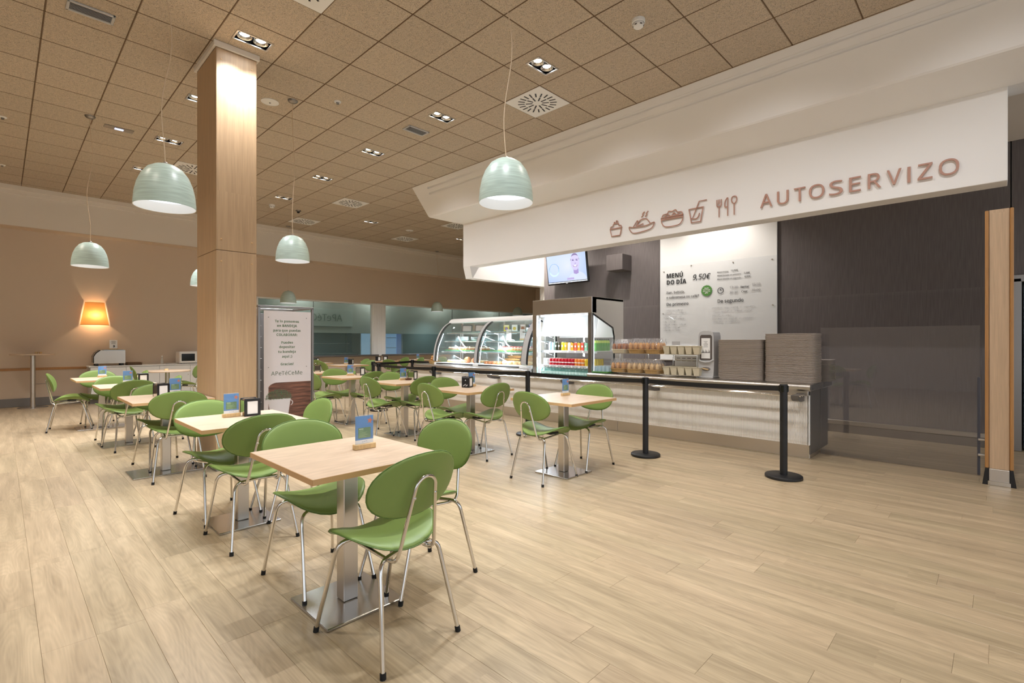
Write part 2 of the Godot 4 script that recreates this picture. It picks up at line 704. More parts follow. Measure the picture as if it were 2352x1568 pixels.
func build_bulkhead() -> void:
	# stepped white bulkhead round the self-service area, mitred at its outer corner
	var prof := [Vector2(0, 4.369), Vector2(0.222, 3.817), Vector2(0.232, 3.797), Vector2(0.25, 3.782), Vector2(0.28, 3.772), Vector2(0.72, 3.653), Vector2(1.0, 3.653), Vector2(1.0, 4.40), Vector2(0.0, 4.40)]
	# two grooves are cut into the sloping face, stopping short of the corner
	var cut := [Vector2(0, 4.369)]
	for d in [0.030, 0.0705]:
		for q in [[0.0, 0.0], [0.0, 1.0], [0.0135, 1.0], [0.0135, 0.0]]:
			cut.append(Vector2(d + q[0] + 0.020 * q[1], 4.369 - 2.486 * (d + q[0]) + 0.008 * q[1]))
	cut.append(Vector2(0.222, 3.817))
	var zg := -7.85
	var m := mb()
	for i in prof.size():
		var a: Vector2 = prof[i]
		var b: Vector2 = prof[(i + 1) % prof.size()]
		var out := Vector3(-absf(a.y - b.y), -absf(b.x - a.x), 0)
		if i >= 6:
			out = -out
		var ca := Vector2(5.70 + a.x, -8.31 + a.x)
		var cb := Vector2(5.70 + b.x, -8.31 + b.x)
		m.face(Vector3(ca.x, a.y, zg if i == 0 else 4.6), Vector3(ca.x, a.y, ca.y), Vector3(cb.x, b.y, cb.y), Vector3(cb.x, b.y, zg if i == 0 else 4.6), out)
		m.face(Vector3(ca.x, a.y, ca.y), Vector3(16, a.y, ca.y), Vector3(16, b.y, cb.y), Vector3(cb.x, b.y, cb.y), Vector3(0, out.y, out.x))
	for i in cut.size() - 1:
		var a: Vector2 = cut[i]
		var b: Vector2 = cut[i + 1]
		var t := b - a
		var o := Vector3(t.y, -t.x, 0)
		m.face(Vector3(5.70 + a.x, a.y, 4.6), Vector3(5.70 + a.x, a.y, zg), Vector3(5.70 + b.x, b.y, zg), Vector3(5.70 + b.x, b.y, 4.6), o)
	for k in [1, 5]:
		var c := []
		for q in 4:
			c.append(Vector3(5.70 + cut[k + q].x, cut[k + q].y, zg))
		m.face(c[0], c[1], c[2], c[3], Vector3(0, 0, 1))
	struct("trim_1", m, M.plaster)
	# the lower return board that closes the service side, from the fascia's end to the grey wall
	var rt := PackedVector2Array([Vector2(6.425, 3.66), Vector2(6.425, 2.796), Vector2(6.49, 2.57), Vector2(8.75, 2.57), Vector2(8.75, 3.66)])
	struct("trim_2", mb().prism(rt, -7.60, -7.40), M.plaster)
	# crown along the back wall
	var cp := PackedVector2Array([Vector2(-14.15, 3.592), Vector2(-13.78, 3.592), Vector2(-13.78, 4.20), Vector2(-13.745, 4.205), Vector2(-13.745, 4.275), Vector2(-13.70, 4.28), Vector2(-13.70, 4.368), Vector2(-14.15, 4.368)])
	struct("trim_11", bx(Vector3(5.9, 3.585, -13.965), Vector3(20.2, 0.012, 0.37)), M.beige)
	struct("trim_3", mb().prism(cp, -4.2, 16.0, Basis(Vector3(0, 0, 1), Vector3(0, 1, 0), Vector3(1, 0, 0))), M.plaster_warm)
	struct("ceiling_back", bx(Vector3(7.62, 3.80, -1.4), Vector3(1.86, 0.1, 12.0)), M.plaster_warm)

func build_walls() -> void:
	var w := mb()
	var zc := -14.25
	w.box(Vector3(0.3, 2.2, zc), Vector3(9.0, 4.4, 0.2))                      # up to the first window
	w.box(Vector3(10.4, 3.55, zc), Vector3(11.2, 2.1, 0.2))
	w.box(Vector3(10.4, 0.43, zc), Vector3(11.2, 0.86, 0.2))
	struct("wall_back", w, M.beige)
	# left wall, outside the picture: plain at the back, glazed to light the counter side
	var wl := mb()
	wl.box(Vector3(-4.3, 2.2, -7.3), Vector3(0.2, 4.4, 14.1))
	wl.box(Vector3(-4.3, 3.95, 2.2), Vector3(0.2, 0.9, 4.9))
	wl.box(Vector3(-4.3, 0.05, 2.2), Vector3(0.2, 0.1, 4.9))
	wl.box(Vector3(-4.3, 1.8, 2.2), Vector3(0.2, 3.4, 0.2))
	struct("wall_left_unseen", wl, M.plaster_warm)
	for k in 2:
		struct("window_%d" % (k + 7), bx(Vector3(-4.3, 1.8, 0.925 + 2.5 * k), Vector3(0.012, 3.4, 2.35)), M.glass)  # unseen panes beside the viewer, letting light onto the counter side
	# unseen glazed front behind the viewer, placed to light the ceiling and near surfaces
	var wf := mb()
	wf.box(Vector3(6, 3.95, 4.7), Vector3(20.4, 0.9, 0.2))
	wf.box(Vector3(6, 0.05, 4.7), Vector3(20.4, 0.1, 0.2))
	wf.box(Vector3(12.4, 1.8, 4.7), Vector3(7.6, 3.4, 0.2))
	for x in [-4.1, -1.2, 1.8, 4.8, 7.8]:
		wf.box(Vector3(x, 1.8, 4.7), Vector3(0.2, 3.4, 0.2))
	struct("wall_front_unseen", wf, M.plaster)
	for k in 4:
		var wn := struct("window_%d" % (k + 3), bx(Vector3(-2.65 + 3.0 * k, 1.8, 4.7), Vector3(2.8, 3.4, 0.012)), M.glass)  # unseen panes, letting sky light in from behind the viewer
		part(wn, "window_frame", mb().box(Vector3(-2.65 + 3.0 * k, 1.2, 4.7), Vector3(2.8, 0.05, 0.06), 0.004), M.grey_end)
	struct("ground_unseen", bx(Vector3(4, -0.15, 12.0), Vector3(40, 0.1, 14.0)), mat(rgb(214, 210, 204), 0.8))  # pale ground out of view, bouncing light in through the glazing
	struct("wall_right", bx(Vector3(16.1, 2.2, -4.8), Vector3(0.2, 4.4, 19.1)), M.beige)
	struct("wall_return", bx(Vector3(12.4, 2.2, -7.5), Vector3(7.3, 4.4, 0.2)), M.plaster_warm)
	var d := mb()
	d.box(Vector3(8.65, 2.2, -3.58), Vector3(0.2, 4.4, 7.44))
	d.box(Vector3(8.65, 3.26, 1.0), Vector3(0.2, 2.28, 1.74))
	d.box(Vector3(8.65, 2.2, 3.2), Vector3(0.2, 4.4, 2.7))
	struct("wall_service", d, M.dark_wall)
	# skirting and rails
	struct("baseboard_back", bx(Vector3(-1.45, 0.085, -14.138), Vector3(5.5, 0.17, 0.022), 0.004), M.grey_base)
	struct("trim_4", bx(Vector3(-1.45, 0.755, -14.14), Vector3(5.5, 0.05, 0.02), 0.006), M.oak_edge)
	struct("baseboard_service", bx(Vector3(8.535, 0.055, -3.58), Vector3(0.03, 0.11, 7.4), 0.003), M.steel_dark)
	struct("trim_5", bx(Vector3(8.525, 0.148, -3.58), Vector3(0.05, 0.062, 7.4), 0.006), M.steel)
	# wall flap line in the dado under the high table
	struct("trim_6", bx(Vector3(0.63, 0.447, -14.148), Vector3(0.36, 0.006, 0.012)), M.grey_base)
	# windows with a dark servery behind them
	for k in 2:
		var x0: float = [4.8, 8.68][k]
		var x1: float = [8.2, 15.9][k]
		var g := struct("window_%d" % (k + 1), bx(Vector3((x0 + x1) / 2, 1.69, -14.23), Vector3(x1 - x0, 1.66, 0.012)), M.glass_teal)
		var fr := mb()
		fr.box(Vector3((x0 + x1) / 2, 2.505, -14.2), Vector3(x1 - x0 + 0.08, 0.04, 0.12), 0.005)
		for x in [x0 - 0.02, x1 + 0.02]:
			fr.box(Vector3(x, 1.69, -14.2), Vector3(0.05, 1.64, 0.12), 0.005)
		part(g, "window_frame", fr, M.white)
		part(g, "window_sill", bx(Vector3((x0 + x1) / 2, 0.885, -14.10), Vector3(x1 - x0 + 0.3, 0.05, 0.24), 0.008), M.grey_end)
		var mul := mb()
		for x in ([6.35] if k == 0 else [11.5, 13.9]):
			mul.box(Vector3(x, 1.69, -14.236), Vector3(0.012, 1.6, 0.02))
		part(g, "pane_joint", mul, M.grey_end)
	struct("trim_7", bx(Vector3(8.44, 1.70, -14.17), Vector3(0.42, 1.66, 0.10), 0.01), M.white)
	struct("trim_8", bx(Vector3(8.44, 1.70, -14.115), Vector3(0.16, 1.66, 0.03), 0.008), M.white)
	var beyond := mb()
	beyond.box(Vector3(10.4, 1.7, -17.3), Vector3(11.8, 3.6, 0.1))
	beyond.box(Vector3(10.4, -0.05, -15.8), Vector3(11.8, 0.1, 3.0))
	beyond.box(Vector3(10.4, 3.4, -15.8), Vector3(11.8, 0.1, 3.0))
	beyond.box(Vector3(4.5, 1.7, -15.8), Vector3(0.1, 3.6, 3.0))
	beyond.box(Vector3(16.3, 1.7, -15.8), Vector3(0.1, 3.6, 3.0))
	struct("wall_servery", beyond, mat(rgb(52, 60, 60), 0.7))
	struct("trim_9", bx(Vector3(10.4, 2.36, -15.0), Vector3(11.6, 1.55, 0.06), 0.01), mat(rgb(182, 192, 187), 0.7))
	# servery fittings seen through the glass
	var s := thing("wall_sign", "pale sign panel behind the window glass with dark letters seen mirrored", "sign", Vector3(6.92, 2.065, -14.95))
	part(s, "panel", bx(Vector3.ZERO, Vector3(2.06, 0.54, 0.03), 0.004), mat(rgb(186, 202, 198), 0.6))
	var t := text(s, "lettering", "APeTéCeMe", 0.21, mat(rgb(112, 138, 132), 0.6), Vector3(0.67, -0.105, 0.024), 0.0, false, HORIZONTAL_ALIGNMENT_LEFT, 0.004)
	t.scale.x = -1.0
	var fr1 := thing("display_fridge", "white lit fridge door standing in the servery behind the window post", "fridge", Vector3(8.73, 0, -15.7))
	part(fr1, "body", bx(Vector3(0, 0.9, 0), Vector3(0.5, 1.66, 0.6), 0.01), M.white)
	part(fr1, "lit_door", bx(Vector3(0, 0.9, 0.315), Vector3(0.44, 1.54, 0.03), 0.004), glow(Color(0.62, 0.82, 0.95), 0.55))
	part(fr1, "handle", bx(Vector3(0.18, 0.9, 0.345), Vector3(0.02, 0.5, 0.02), 0.004), M.steel)
	var fr2 := thing("display_fridge", "blue lit drinks fridge in the servery behind the second window", "fridge", Vector3(9.86, 0, -15.7))
	part(fr2, "body", bx(Vector3(-0.08, 0.9, 0), Vector3(0.78, 1.76, 0.6), 0.01), M.grey_plastic)
	part(fr2, "lit_door", bx(Vector3(-0.2, 0.95, 0.315), Vector3(0.42, 1.5, 0.03), 0.004), glow(Color(0.55, 0.78, 0.98), 0.5))
	part(fr2, "blue_screen_panel", bx(Vector3(0.12, 1.0, 0.315), Vector3(0.20, 1.3, 0.03), 0.004), glow(Color(0.12, 0.36, 0.72), 0.45))
	for k in 3:
		part(fr2, "shelf_edge", bx(Vector3(-0.2, 0.75 + 0.35 * k, 0.335), Vector3(0.40, 0.02, 0.01)), M.white)
	var ct := thing("servery_counter", "dark counter with steel shelves standing in the servery behind the first window", "counter", Vector3(7.0, 0, -15.9))
	part(ct, "body", bx(Vector3(0, 0.45, 0), Vector3(3.0, 0.9, 0.7), 0.01), M.grey_end)
	part(ct, "worktop", bx(Vector3(0, 0.92, 0), Vector3(3.1, 0.04, 0.76), 0.008), M.steel)
	for k in 2:
		part(ct, "shelf", bx(Vector3(0.5, 1.25 + 0.4 * k, -0.1), Vector3(1.6, 0.025, 0.4), 0.005), M.steel)
	for x in [-0.3, 1.3]:
		part(ct, "post", bx(Vector3(x, 1.3, -0.1), Vector3(0.04, 0.8, 0.04), 0.005), M.steel_dark)
	var nb := thing("notice", "white paper notice fixed to the inside of the second window", "notice", Vector3(11.9, 1.5, -14.26))
	part(nb, "sheet", bx(Vector3.ZERO, Vector3(0.42, 0.32, 0.006)), M.paper)
	for x in [6.2, 8.8, 11.4, 14.0]:
		omni(Vector3(x, 2.95, -14.62), Color(0.93, 0.98, 0.97), 0.75, 0.1)  # unseen lamps above the glass, added to brighten the pale band
	omni(Vector3(9.5, 1.3, -16.0), Color(0.80, 0.92, 1.0), 0.25, 0.2)  # unseen lamp, added to lift the dark part of the servery

	# grey door at the right edge
	var dr := mb()
	dr.box(Vector3(8.58, 2.08, 1.0), Vector3(0.12, 0.09, 1.76), 0.006)
	for z in [0.18, 1.82]:
		dr.box(Vector3(8.58, 1.04, z), Vector3(0.12, 2.08, 0.09), 0.006)
	var door := struct("door_1", dr, M.steel_dark)
	part(door, "door_leaf", bx(Vector3(8.62, 1.02, 1.03), Vector3(0.05, 2.0, 1.5), 0.004), mat(rgb(58, 46, 38), 0.3))
	part(door, "light_gap_strip", bx(Vector3(8.60, 1.02, 0.26), Vector3(0.02, 1.96, 0.03)), mat(rgb(150, 190, 225), 0.15))  # pale blue colour standing in for the light gap beside the leaf

func build_column() -> void:
	var c := struct("wall_column", bx(Vector3(1.715, 2.183, -6.01), Vector3(0.34, 4.366, 0.66)), M.oak)
	var w := 0.385
	var d := 0.70
	var cx := 1.715
	var cz := -6.01
	for lv in [[0.09, 2.25], [2.255, 4.31]]:
		var y: float = (lv[0] + lv[1]) / 2
		var h: float = lv[1] - lv[0]
		for s in [-1.0, 1.0]:
			part(c, "panel", bx(Vector3(cx, y, cz + s * (d / 2 - 0.008)), Vector3(w - 0.01, h, 0.016), 0.003), M.oak)
			part(c, "panel", bx(Vector3(cx + s * (w / 2 - 0.008), y, cz), Vector3(0.016, h, d - 0.002), 0.003), M.oak)
			for sx in [-0.145, 0.145]:
				for yy in [lv[0] + 0.11, lv[1] - 0.11]:
					var cap := mb().lathe([Vector2(0, 0.003), Vector2(0.008, 0.002), Vector2(0.009, 0)], 8, Vector3(cx + sx, yy, cz + s * d / 2), Basis(Vector3(1, 0, 0), Vector3(0, 0, s), Vector3(0, 1, 0)))
					part(c, "screw_cap", cap, M.table_edge)
	part(c, "plinth", bx(Vector3(cx, 0.045, cz), Vector3(w - 0.004, 0.09, d - 0.004), 0.003), M.grey_base)
	var t := mb()
	for s in [-1.0, 1.0]:
		t.box(Vector3(cx, 4.338, cz + s * (d / 2 + 0.012)), Vector3(w + 0.05, 0.06, 0.024), 0.004)
		t.box(Vector3(cx + s * (w / 2 + 0.012), 4.338, cz), Vector3(0.024, 0.06, d), 0.004)
	part(c, "ceiling_trim", t, M.plaster_warm)

func build_post() -> void:
	var o := thing("partition_post", "freestanding pale oak post on a steel foot at the right edge", "post", Vector3(6.45, 0, 0.024))
	part(o, "core_board", bx(Vector3(0, 1.34, 0), Vector3(0.17, 2.38, 0.135), 0.004), M.oak_pink)
	for s in [-1.0, 1.0]:
		part(o, "edge_board", bx(Vector3(0, 1.34, s * 0.082), Vector3(0.20, 2.375, 0.026), 0.006), M.oak_edge)
	part(o, "foot_plate", bx(Vector3(0, 0.075, 0), Vector3(0.19, 0.15, 0.14), 0.004), M.steel)
	part(o, "floor_strip", bx(Vector3(-0.1, 0.02, 0), Vector3(0.012, 0.04, 0.15), 0.003), M.chrome)
	for s in [-1.0, 1.0]:
		var p := PackedVector2Array([Vector2(s * 0.07, 0), Vector2(s * 0.112, 0), Vector2(s * 0.09, 0.155), Vector2(s * 0.07, 0.155)])
		part(o, "foot_skirt", mb().prism(p, -0.098, 0.098, Basis(Vector3(0, 0, 1), Vector3(0, 1, 0), Vector3(1, 0, 0))), M.black)
	var g := thing("glass_screen", "low clear glass screen between the counter end and the oak post", "glass screen", Vector3(6.71, 0, -0.79))
	part(g, "pane", bx(Vector3(0, 0.745, 0), Vector3(0.012, 1.47, 1.36)), pane(Color(0.42, 0.40, 0.40), 0.22))
	part(g, "edge_profile", bx(Vector3(0, 0.49, 0.672), Vector3(0.03, 0.96, 0.022), 0.003), mat(rgb(74, 76, 86), 0.3))
	for y in [0.36, 0.21]:
		part(g, "clamp", bx(Vector3(-0.02, y, 0.70), Vector3(0.03, 0.022, 0.07), 0.005), M.steel)

# ---------------------------------------------------------------- ceiling fittings
func where(i: int, j: int) -> String:
	var col: String = {-1: "over the left row of tables", 3: "over the aisle between the table rows", 7: "near the back wall right of the aisle", 12: "beyond the white bulkhead corner", -5: "along the left wall"}.get(i, "")
	return col

func build_fittings() -> void:
	var frame := mb()
	for s in [-1.0, 1.0]:
		frame.box(Vector3(0, -0.003, s * 0.088), Vector3(0.345, 0.012, 0.018), 0.003)
		frame.box(Vector3(s * 0.163, -0.003, 0), Vector3(0.018, 0.012, 0.194), 0.003)
	var well := mb()
	for s in [-1.0, 1.0]:
		well.box(Vector3(0, 0.05, s * 0.087), Vector3(0.32, 0.094, 0.008))
		well.box(Vector3(s * 0.157, 0.05, 0), Vector3(0.008, 0.094, 0.18))
	well.box(Vector3(0, 0.1, 0), Vector3(0.32, 0.008, 0.18))
	var ring := mb().lathe([Vector2(0.040, 0.040), Vector2(0.050, 0.024), Vector2(0.062, 0.010), Vector2(0.070, 0.008), Vector2(0.074, 0.02), Vector2(0.05, 0.06)], 24)
	var bulb := mb().lathe([Vector2(0.042, 0.036), Vector2(0.034, 0.024), Vector2(0, 0.018)], 16)
	var fm := frame.mesh()
	var wm := well.mesh()
	var rm := ring.mesh()
	var bm := bulb.mesh()
	var names := {
		Vector2i(-1, 1): "twin spotlight glaring right beside the top of the oak column",
		Vector2i(3, -2): "brightest starry twin spotlight above and beyond the nearer right pendant lamp",
		Vector2i(-1, 4): "twin spotlight half hidden behind the left side of the oak column",
		Vector2i(3, 1): "twin spotlight near the small grille, one lamp bright, one dark",
		Vector2i(3, 4): "starry twin spotlight just beyond the small ceiling grille",
		Vector2i(-1, 7): "twin spotlight just above the large left pendant shade",
		Vector2i(3, 7): "twin spotlight in mid aisle between two square diffusers, nearer one",
		Vector2i(3, 10): "twin spotlight in the aisle close to the white smoke detector",
		Vector2i(-1, 10): "twin spotlight partly hidden by the left edge of the large left pendant shade",
		Vector2i(7, 11): "small far twin spotlight left of the round ceiling speaker at the back",
		Vector2i(12, 11): "farthest twin spotlight, cut off by the edge of the white fascia",
	}
	for a in DOWNLIGHTS:
		var key := Vector2i(a[0], a[1])
		var p := cell(a[0], a[1])
		var seen := names.has(key)
		var o := thing("ceiling_spotlight", names.get(key, "twin recessed ceiling spotlight outside the photograph, behind or beside the viewer"), "spotlight", p, 0.0, "twin recessed spotlights in the wood wool ceiling" if seen else "twin spotlights outside the view")
		part(o, "frame", fm, M.steel)
		part(o, "housing", wm, M.black_gloss)
		for s in [-1.0, 1.0]:
			var warm: bool = (a[0] + a[1] + int(s)) % 3 == 0
			part(o, "reflector", rm, M.chrome, Vector3(s * 0.077, 0, 0))
			part(o, "lamp", bm, M.lamp_warm if warm else M.lamp_cool, Vector3(s * 0.077, 0, 0))
			var tilt := Vector3(0.10 * s, -1, 0.06 * (1 if a[1] % 2 == 0 else -1))
			if a[0] == 3 and s > 0:
				tilt = Vector3(0.55, -1, 0.0)
			spot(p + Vector3(s * 0.077, 0.006, 0), tilt, Color(1.0, 0.95, 0.88) if warm else Color(0.98, 0.985, 1.0), SPOT_E * (1.5 if a[1] >= 7 else 1.0), 52.0, 0.9, 0.02)
	# square diffusers with a star of slots
	var plate := bx(Vector3(0, 0.004, 0), Vector3(0.592, 0.02, 0.592), 0.004).mesh()
	var slot_r := mb()
	for q in 20:
		var t := TAU * q / 20.0
		var bs := Basis(Vector3.UP, t)
		slot_r.box(bs * Vector3(0.205, -0.0065, 0), Vector3(0.085, 0.003, 0.018), 0.0, bs)
	for q in 10:
		var bs := Basis(Vector3.UP, TAU * (q + 0.5) / 10.0)
		slot_r.box(bs * Vector3(0.105, -0.0065, 0), Vector3(0.085, 0.003, 0.018), 0.0, bs)
	var slots := slot_r.mesh()
	var dn := ["square white air diffuser cut by the top edge of the picture", "large square white air diffuser near the right pendant's cord", "square white air diffuser behind the large left pendant and the oak column", "square white air diffuser in the middle of the far aisle", "far square white air diffuser above the mid pendant's shade", "farthest square white air diffuser close to the back crown", "square white air diffuser partly hidden by the white bulkhead corner"]
	for k in DIFFUSERS.size():
		var o := thing("air_diffuser", dn[k], "air diffuser", cell(DIFFUSERS[k][0], DIFFUSERS[k][1]), 0.0, "square slotted ceiling diffusers")
		part(o, "plate", plate, M.white)
		part(o, "slots", slots, M.black)
	# long grilles
	var gl := [[cell(-3, 2), "wide slatted ceiling grille near the top left corner"], [cell(3, 2), "small slatted ceiling grille over the aisle"]]
	for g in gl:
		var o := thing("ceiling_grille", g[1], "vent", g[0], 0.0, "slatted ceiling grilles")
		var f := mb()
		for s in [-1.0, 1.0]:
			f.box(Vector3(0, -0.008, s * 0.08), Vector3(0.345, 0.018, 0.02), 0.004)
			f.box(Vector3(s * 0.16, -0.008, 0), Vector3(0.022, 0.018, 0.18), 0.004)
		part(o, "frame", f, M.grey_plastic)
		part(o, "backing", bx(Vector3(0, -0.002, 0), Vector3(0.31, 0.003, 0.15)), M.black)
		for q in 7:
			part(o, "slat", mb().box(Vector3(0, -0.009, -0.06 + 0.02 * q), Vector3(0.30, 0.003, 0.016), 0.0, Basis(Vector3.RIGHT, 0.6)), M.grey_plastic)
	var em := thing("emergency_light", "slim emergency light strip with a small blue-white glow on the ceiling", "emergency light", cell(-2, 7))
	part(em, "housing", bx(Vector3(0, -0.006, 0), Vector3(0.335, 0.016, 0.12), 0.004), mat(rgb(150, 140, 128), 0.3))
	part(em, "light_window", bx(Vector3(0, -0.016, 0), Vector3(0.10, 0.006, 0.05), 0.002), glow(Color(0.65, 0.75, 1.0), 3.0))
	# smoke detectors, speakers, sprinkler roses
	for g in [[Vector3(4.22, CEIL, -2.43), "white round smoke detector at the top, near the bulkhead"], [Vector3(4.22, CEIL, -11.57), "small white smoke detector far along the aisle ceiling"]]:
		var o := thing("smoke_detector", g[1], "smoke detector", g[0], 0.0, "ceiling smoke detectors")
		part(o, "base", mb().lathe([Vector2(0.0, 0), Vector2(0.062, 0), Vector2(0.062, -0.03), Vector2(0.055, -0.036)], 24), M.white)
		part(o, "head", mb().lathe([Vector2(0.050, -0.03), Vector2(0.052, -0.055), Vector2(0.040, -0.07), Vector2(0, -0.073)], 24), M.white)
		for q in 6:
			var bs := Basis(Vector3.UP, TAU * q / 6.0)
			part(o, "vent_slot", mb().box(bs * Vector3(0.048, -0.058, 0), Vector3(0.008, 0.008, 0.022), 0.0, bs), M.ink_soft)
	for g in [[Vector3(2.39, CEIL, -6.62), "round flat ceiling speaker right of the oak column"], [Vector3(7.83, CEIL, -11.54), "round flat ceiling speaker far back by the bulkhead corner"]]:
		var o := thing("ceiling_speaker", g[1], "speaker", g[0], 0.0, "flat round ceiling speakers")
		part(o, "rim", mb().lathe([Vector2(0.0, 0), Vector2(0.105, 0), Vector2(0.105, -0.006), Vector2(0.085, -0.012)], 28), M.white)
		part(o, "mesh_cover", mb().lathe([Vector2(0.085, -0.011), Vector2(0.05, -0.014), Vector2(0.012, -0.015)], 28), M.white)
		part(o, "centre_stud", mb().lathe([Vector2(0.012, -0.012), Vector2(0.008, -0.02), Vector2(0, -0.02)], 10), M.ink_soft)
	for g in [[Vector3(2.99, CEIL, -6.0), "small sprinkler rose over the aisle, left of the small grille"], [Vector3(0.02, CEIL, -9.67), "small sprinkler rose at the far left edge of the ceiling"], [Vector3(0.02, CEIL, -12.3), "small sprinkler rose at the left edge close to the crown"]]:
		var o := thing("sprinkler", g[1], "sprinkler", g[0], 0.0, "ceiling sprinkler roses")
		part(o, "rose", mb().lathe([Vector2(0.0, 0), Vector2(0.045, 0), Vector2(0.04, -0.012), Vector2(0.02, -0.014)], 20), M.white)
		part(o, "nozzle", mb().lathe([Vector2(0.02, -0.01), Vector2(0.012, -0.03), Vector2(0.02, -0.034), Vector2(0, -0.036)], 12), M.steel_dark)
	var sn := thing("motion_sensor", "small dark sensor hanging under the far ceiling beside a pendant cord", "sensor", Vector3(4.83, CEIL, -11.63))
	part(sn, "base", mb().lathe([Vector2(0, 0), Vector2(0.06, 0), Vector2(0.05, -0.03), Vector2(0, -0.03)], 16), M.steel_dark)
	part(sn, "eye", mb().lathe([Vector2(0.03, -0.03), Vector2(0.03, -0.06), Vector2(0, -0.07)], 12), M.black)

func build_pendants() -> void:
	var prof := [Vector2(0.200, 0.0), Vector2(0.199, 0.03), Vector2(0.193, 0.10), Vector2(0.178, 0.17), Vector2(0.152, 0.235), Vector2(0.115, 0.287), Vector2(0.07, 0.315), Vector2(0.02, 0.325), Vector2(0, 0.325)]
	var inner := [Vector2(0.196, 0.001), Vector2(0.195, 0.03), Vector2(0.189, 0.10), Vector2(0.174, 0.168), Vector2(0.148, 0.232), Vector2(0.111, 0.283), Vector2(0.066, 0.31), Vector2(0, 0.32)]
	var shade := mb().lathe(prof, 40).mesh()
	var inm := mb()
	inm.lathe(inner, 40)
	for i in inm.n.size():
		inm.n[i] = -inm.n[i]
	for i in range(0, inm.ix.size(), 3):
		var q := inm.ix[i + 1]
		inm.ix[i + 1] = inm.ix[i + 2]
		inm.ix[i + 2] = q
	var lining := inm.mesh()
	var rim := mb().lathe([Vector2(0.196, 0.001), Vector2(0.2, 0.0)], 40).mesh()
	var disc := mb().lathe([Vector2(0, 0.075), Vector2(0.186, 0.075), Vector2(0.186, 0.085), Vector2(0, 0.085)], 40).mesh()
	var knob := mb().lathe([Vector2(0.02, 0.322), Vector2(0.02, 0.335), Vector2(0.008, 0.345), Vector2(0, 0.345)], 14).mesh()
	var canopy := mb().lathe([Vector2(0, 0), Vector2(0.06, 0), Vector2(0.058, -0.012), Vector2(0.04, -0.028), Vector2(0.012, -0.036), Vector2(0, -0.036)], 24).mesh()
	var list := [
		[0.87, -4.51, "large mint dome pendant left of the oak column, nearest on that side"],
		[2.59, -2.58, "mint dome pendant hanging in front of the white bulkhead"],
		[0.846, -8.79, "mint dome pendant at the far left before the beige wall"],
		[2.58, -6.38, "mint dome pendant just right of the oak column"],
		[2.585, -10.4, "pale dome pendant peeking out behind the left side of the oak column"],
		[5.3, -13.4, "small mint dome pendant above the tray trolley sign, before the windows"],
		[10.3, -13.55, "small far dome pendant in front of the second window"],
		[14.1, -13.4, "farthest dome pendant half hidden behind the pastry case roof"],
	]
	for k in list.size():
		var a: Array = list[k]
		var y := 2.335
		var o := thing("pendant_lamp", a[2], "pendant lamp", Vector3(a[0], y, a[1]), 20.0 * k, "mint dome pendant lamps")
		part(o, "shade", shade, M.mint)
		part(o, "lining", lining, M.white)
		part(o, "rim", rim, M.white)
		part(o, "lamp_diffuser", disc, M.pendant_glow)
		part(o, "cord_grip", knob, M.steel)
		part(o, "canopy", canopy, M.steel_dark, Vector3(0, CEIL - y, 0))
		var pts := []
		var h := CEIL - 0.036 - y - 0.345
		var r := RandomNumberGenerator.new()
		r.seed = 40 + k
		var ph := r.randf() * TAU
		var dirn := Vector3(cos(ph), 0, sin(ph))
		for i in 25:
			var t := i / 24.0
			var amp := 0.035 * sin(PI * t)
			pts.append(Vector3(0, 0.345 + h * t, 0) + dirn * amp * sin(t * 8.0 + k) + dirn.rotated(Vector3.UP, 1.3) * amp * 0.6 * cos(t * 6.0))
		part(o, "cord", mb().tube(pts, 0.0035, 5), mat(rgb(214, 190, 160), 0.5))
		spot(Vector3(a[0], y + 0.05, a[1]), Vector3.DOWN, Color(0.93, 0.96, 1.0), PEND_E, 70.0, 0.8, 0.15)

func build_wall_lamp() -> void:
	# half-cone fabric shade on the back wall
	var o := thing("wall_lamp", "amber half-cone fabric wall lamp glowing on the beige wall", "wall lamp", Vector3(1.44, 1.68, -14.14))
	var rows := []
	for i in 2:
		var line := []
		for j in 17:
			var t := PI * j / 16.0
			var rx: float = [0.245, 0.165][i]
			line.append(Vector3(rx * cos(t), 0.49 * i, 0.20 * sin(t) * rx / 0.245))
		rows.append(line)
	var m := mat(rgb(226, 178, 112), 0.8)
	m.backlight_enabled = true
	m.backlight = Color(0.60, 0.44, 0.24)
	part(o, "shade", mb().skin(rows, false, Vector3(0, 0, 1)), m)
	for i in 2:
		var pts := []
		for p in rows[i]:
			pts.append(p)
		part(o, "shade_hoop", mb().tube(pts, 0.004, 5), M.table_edge)
	part(o, "wall_bracket", bx(Vector3(0, 0.2, 0.005), Vector3(0.08, 0.1, 0.03), 0.006), M.steel)
	part(o, "bulb", mb().ball(Vector3(0, 0.2, 0.09), Vector3(0.035, 0.05, 0.035)), glow(Color(1.0, 0.84, 0.6), 6.0))
	omni(Vector3(1.44, 1.88, -14.05), Color(1.0, 0.90, 0.76), 0.24, 0.03)

# ---------------------------------------------------------------- chairs and tables
func pad(hw: float, hd: float, th: float, expo: float, place: Callable) -> Array:
	# closed cushion: rings from the middle of the top over the rim to the middle of the underside
	var rows := []
	var radii := [0.0, 0.45, 0.78, 0.93, 0.985, 1.0, 0.985, 0.93, 0.7, 0.35, 0.0]
	var lift := [1.0, 0.98, 0.86, 0.62, 0.30, 0.0, -0.30, -0.55, -0.66, -0.7, -0.7]
	for i in radii.size():
		var line := []
		for j in 28:
			var t := TAU * j / 28.0
			var c := cos(t)
			var s := sin(t)
			var k := pow(pow(absf(c), expo) + pow(absf(s), expo), -1.0 / expo)
			line.append(place.call(c * k * radii[i] * hw, s * k * radii[i] * hd, lift[i] * th))
		rows.append(line)
	return rows

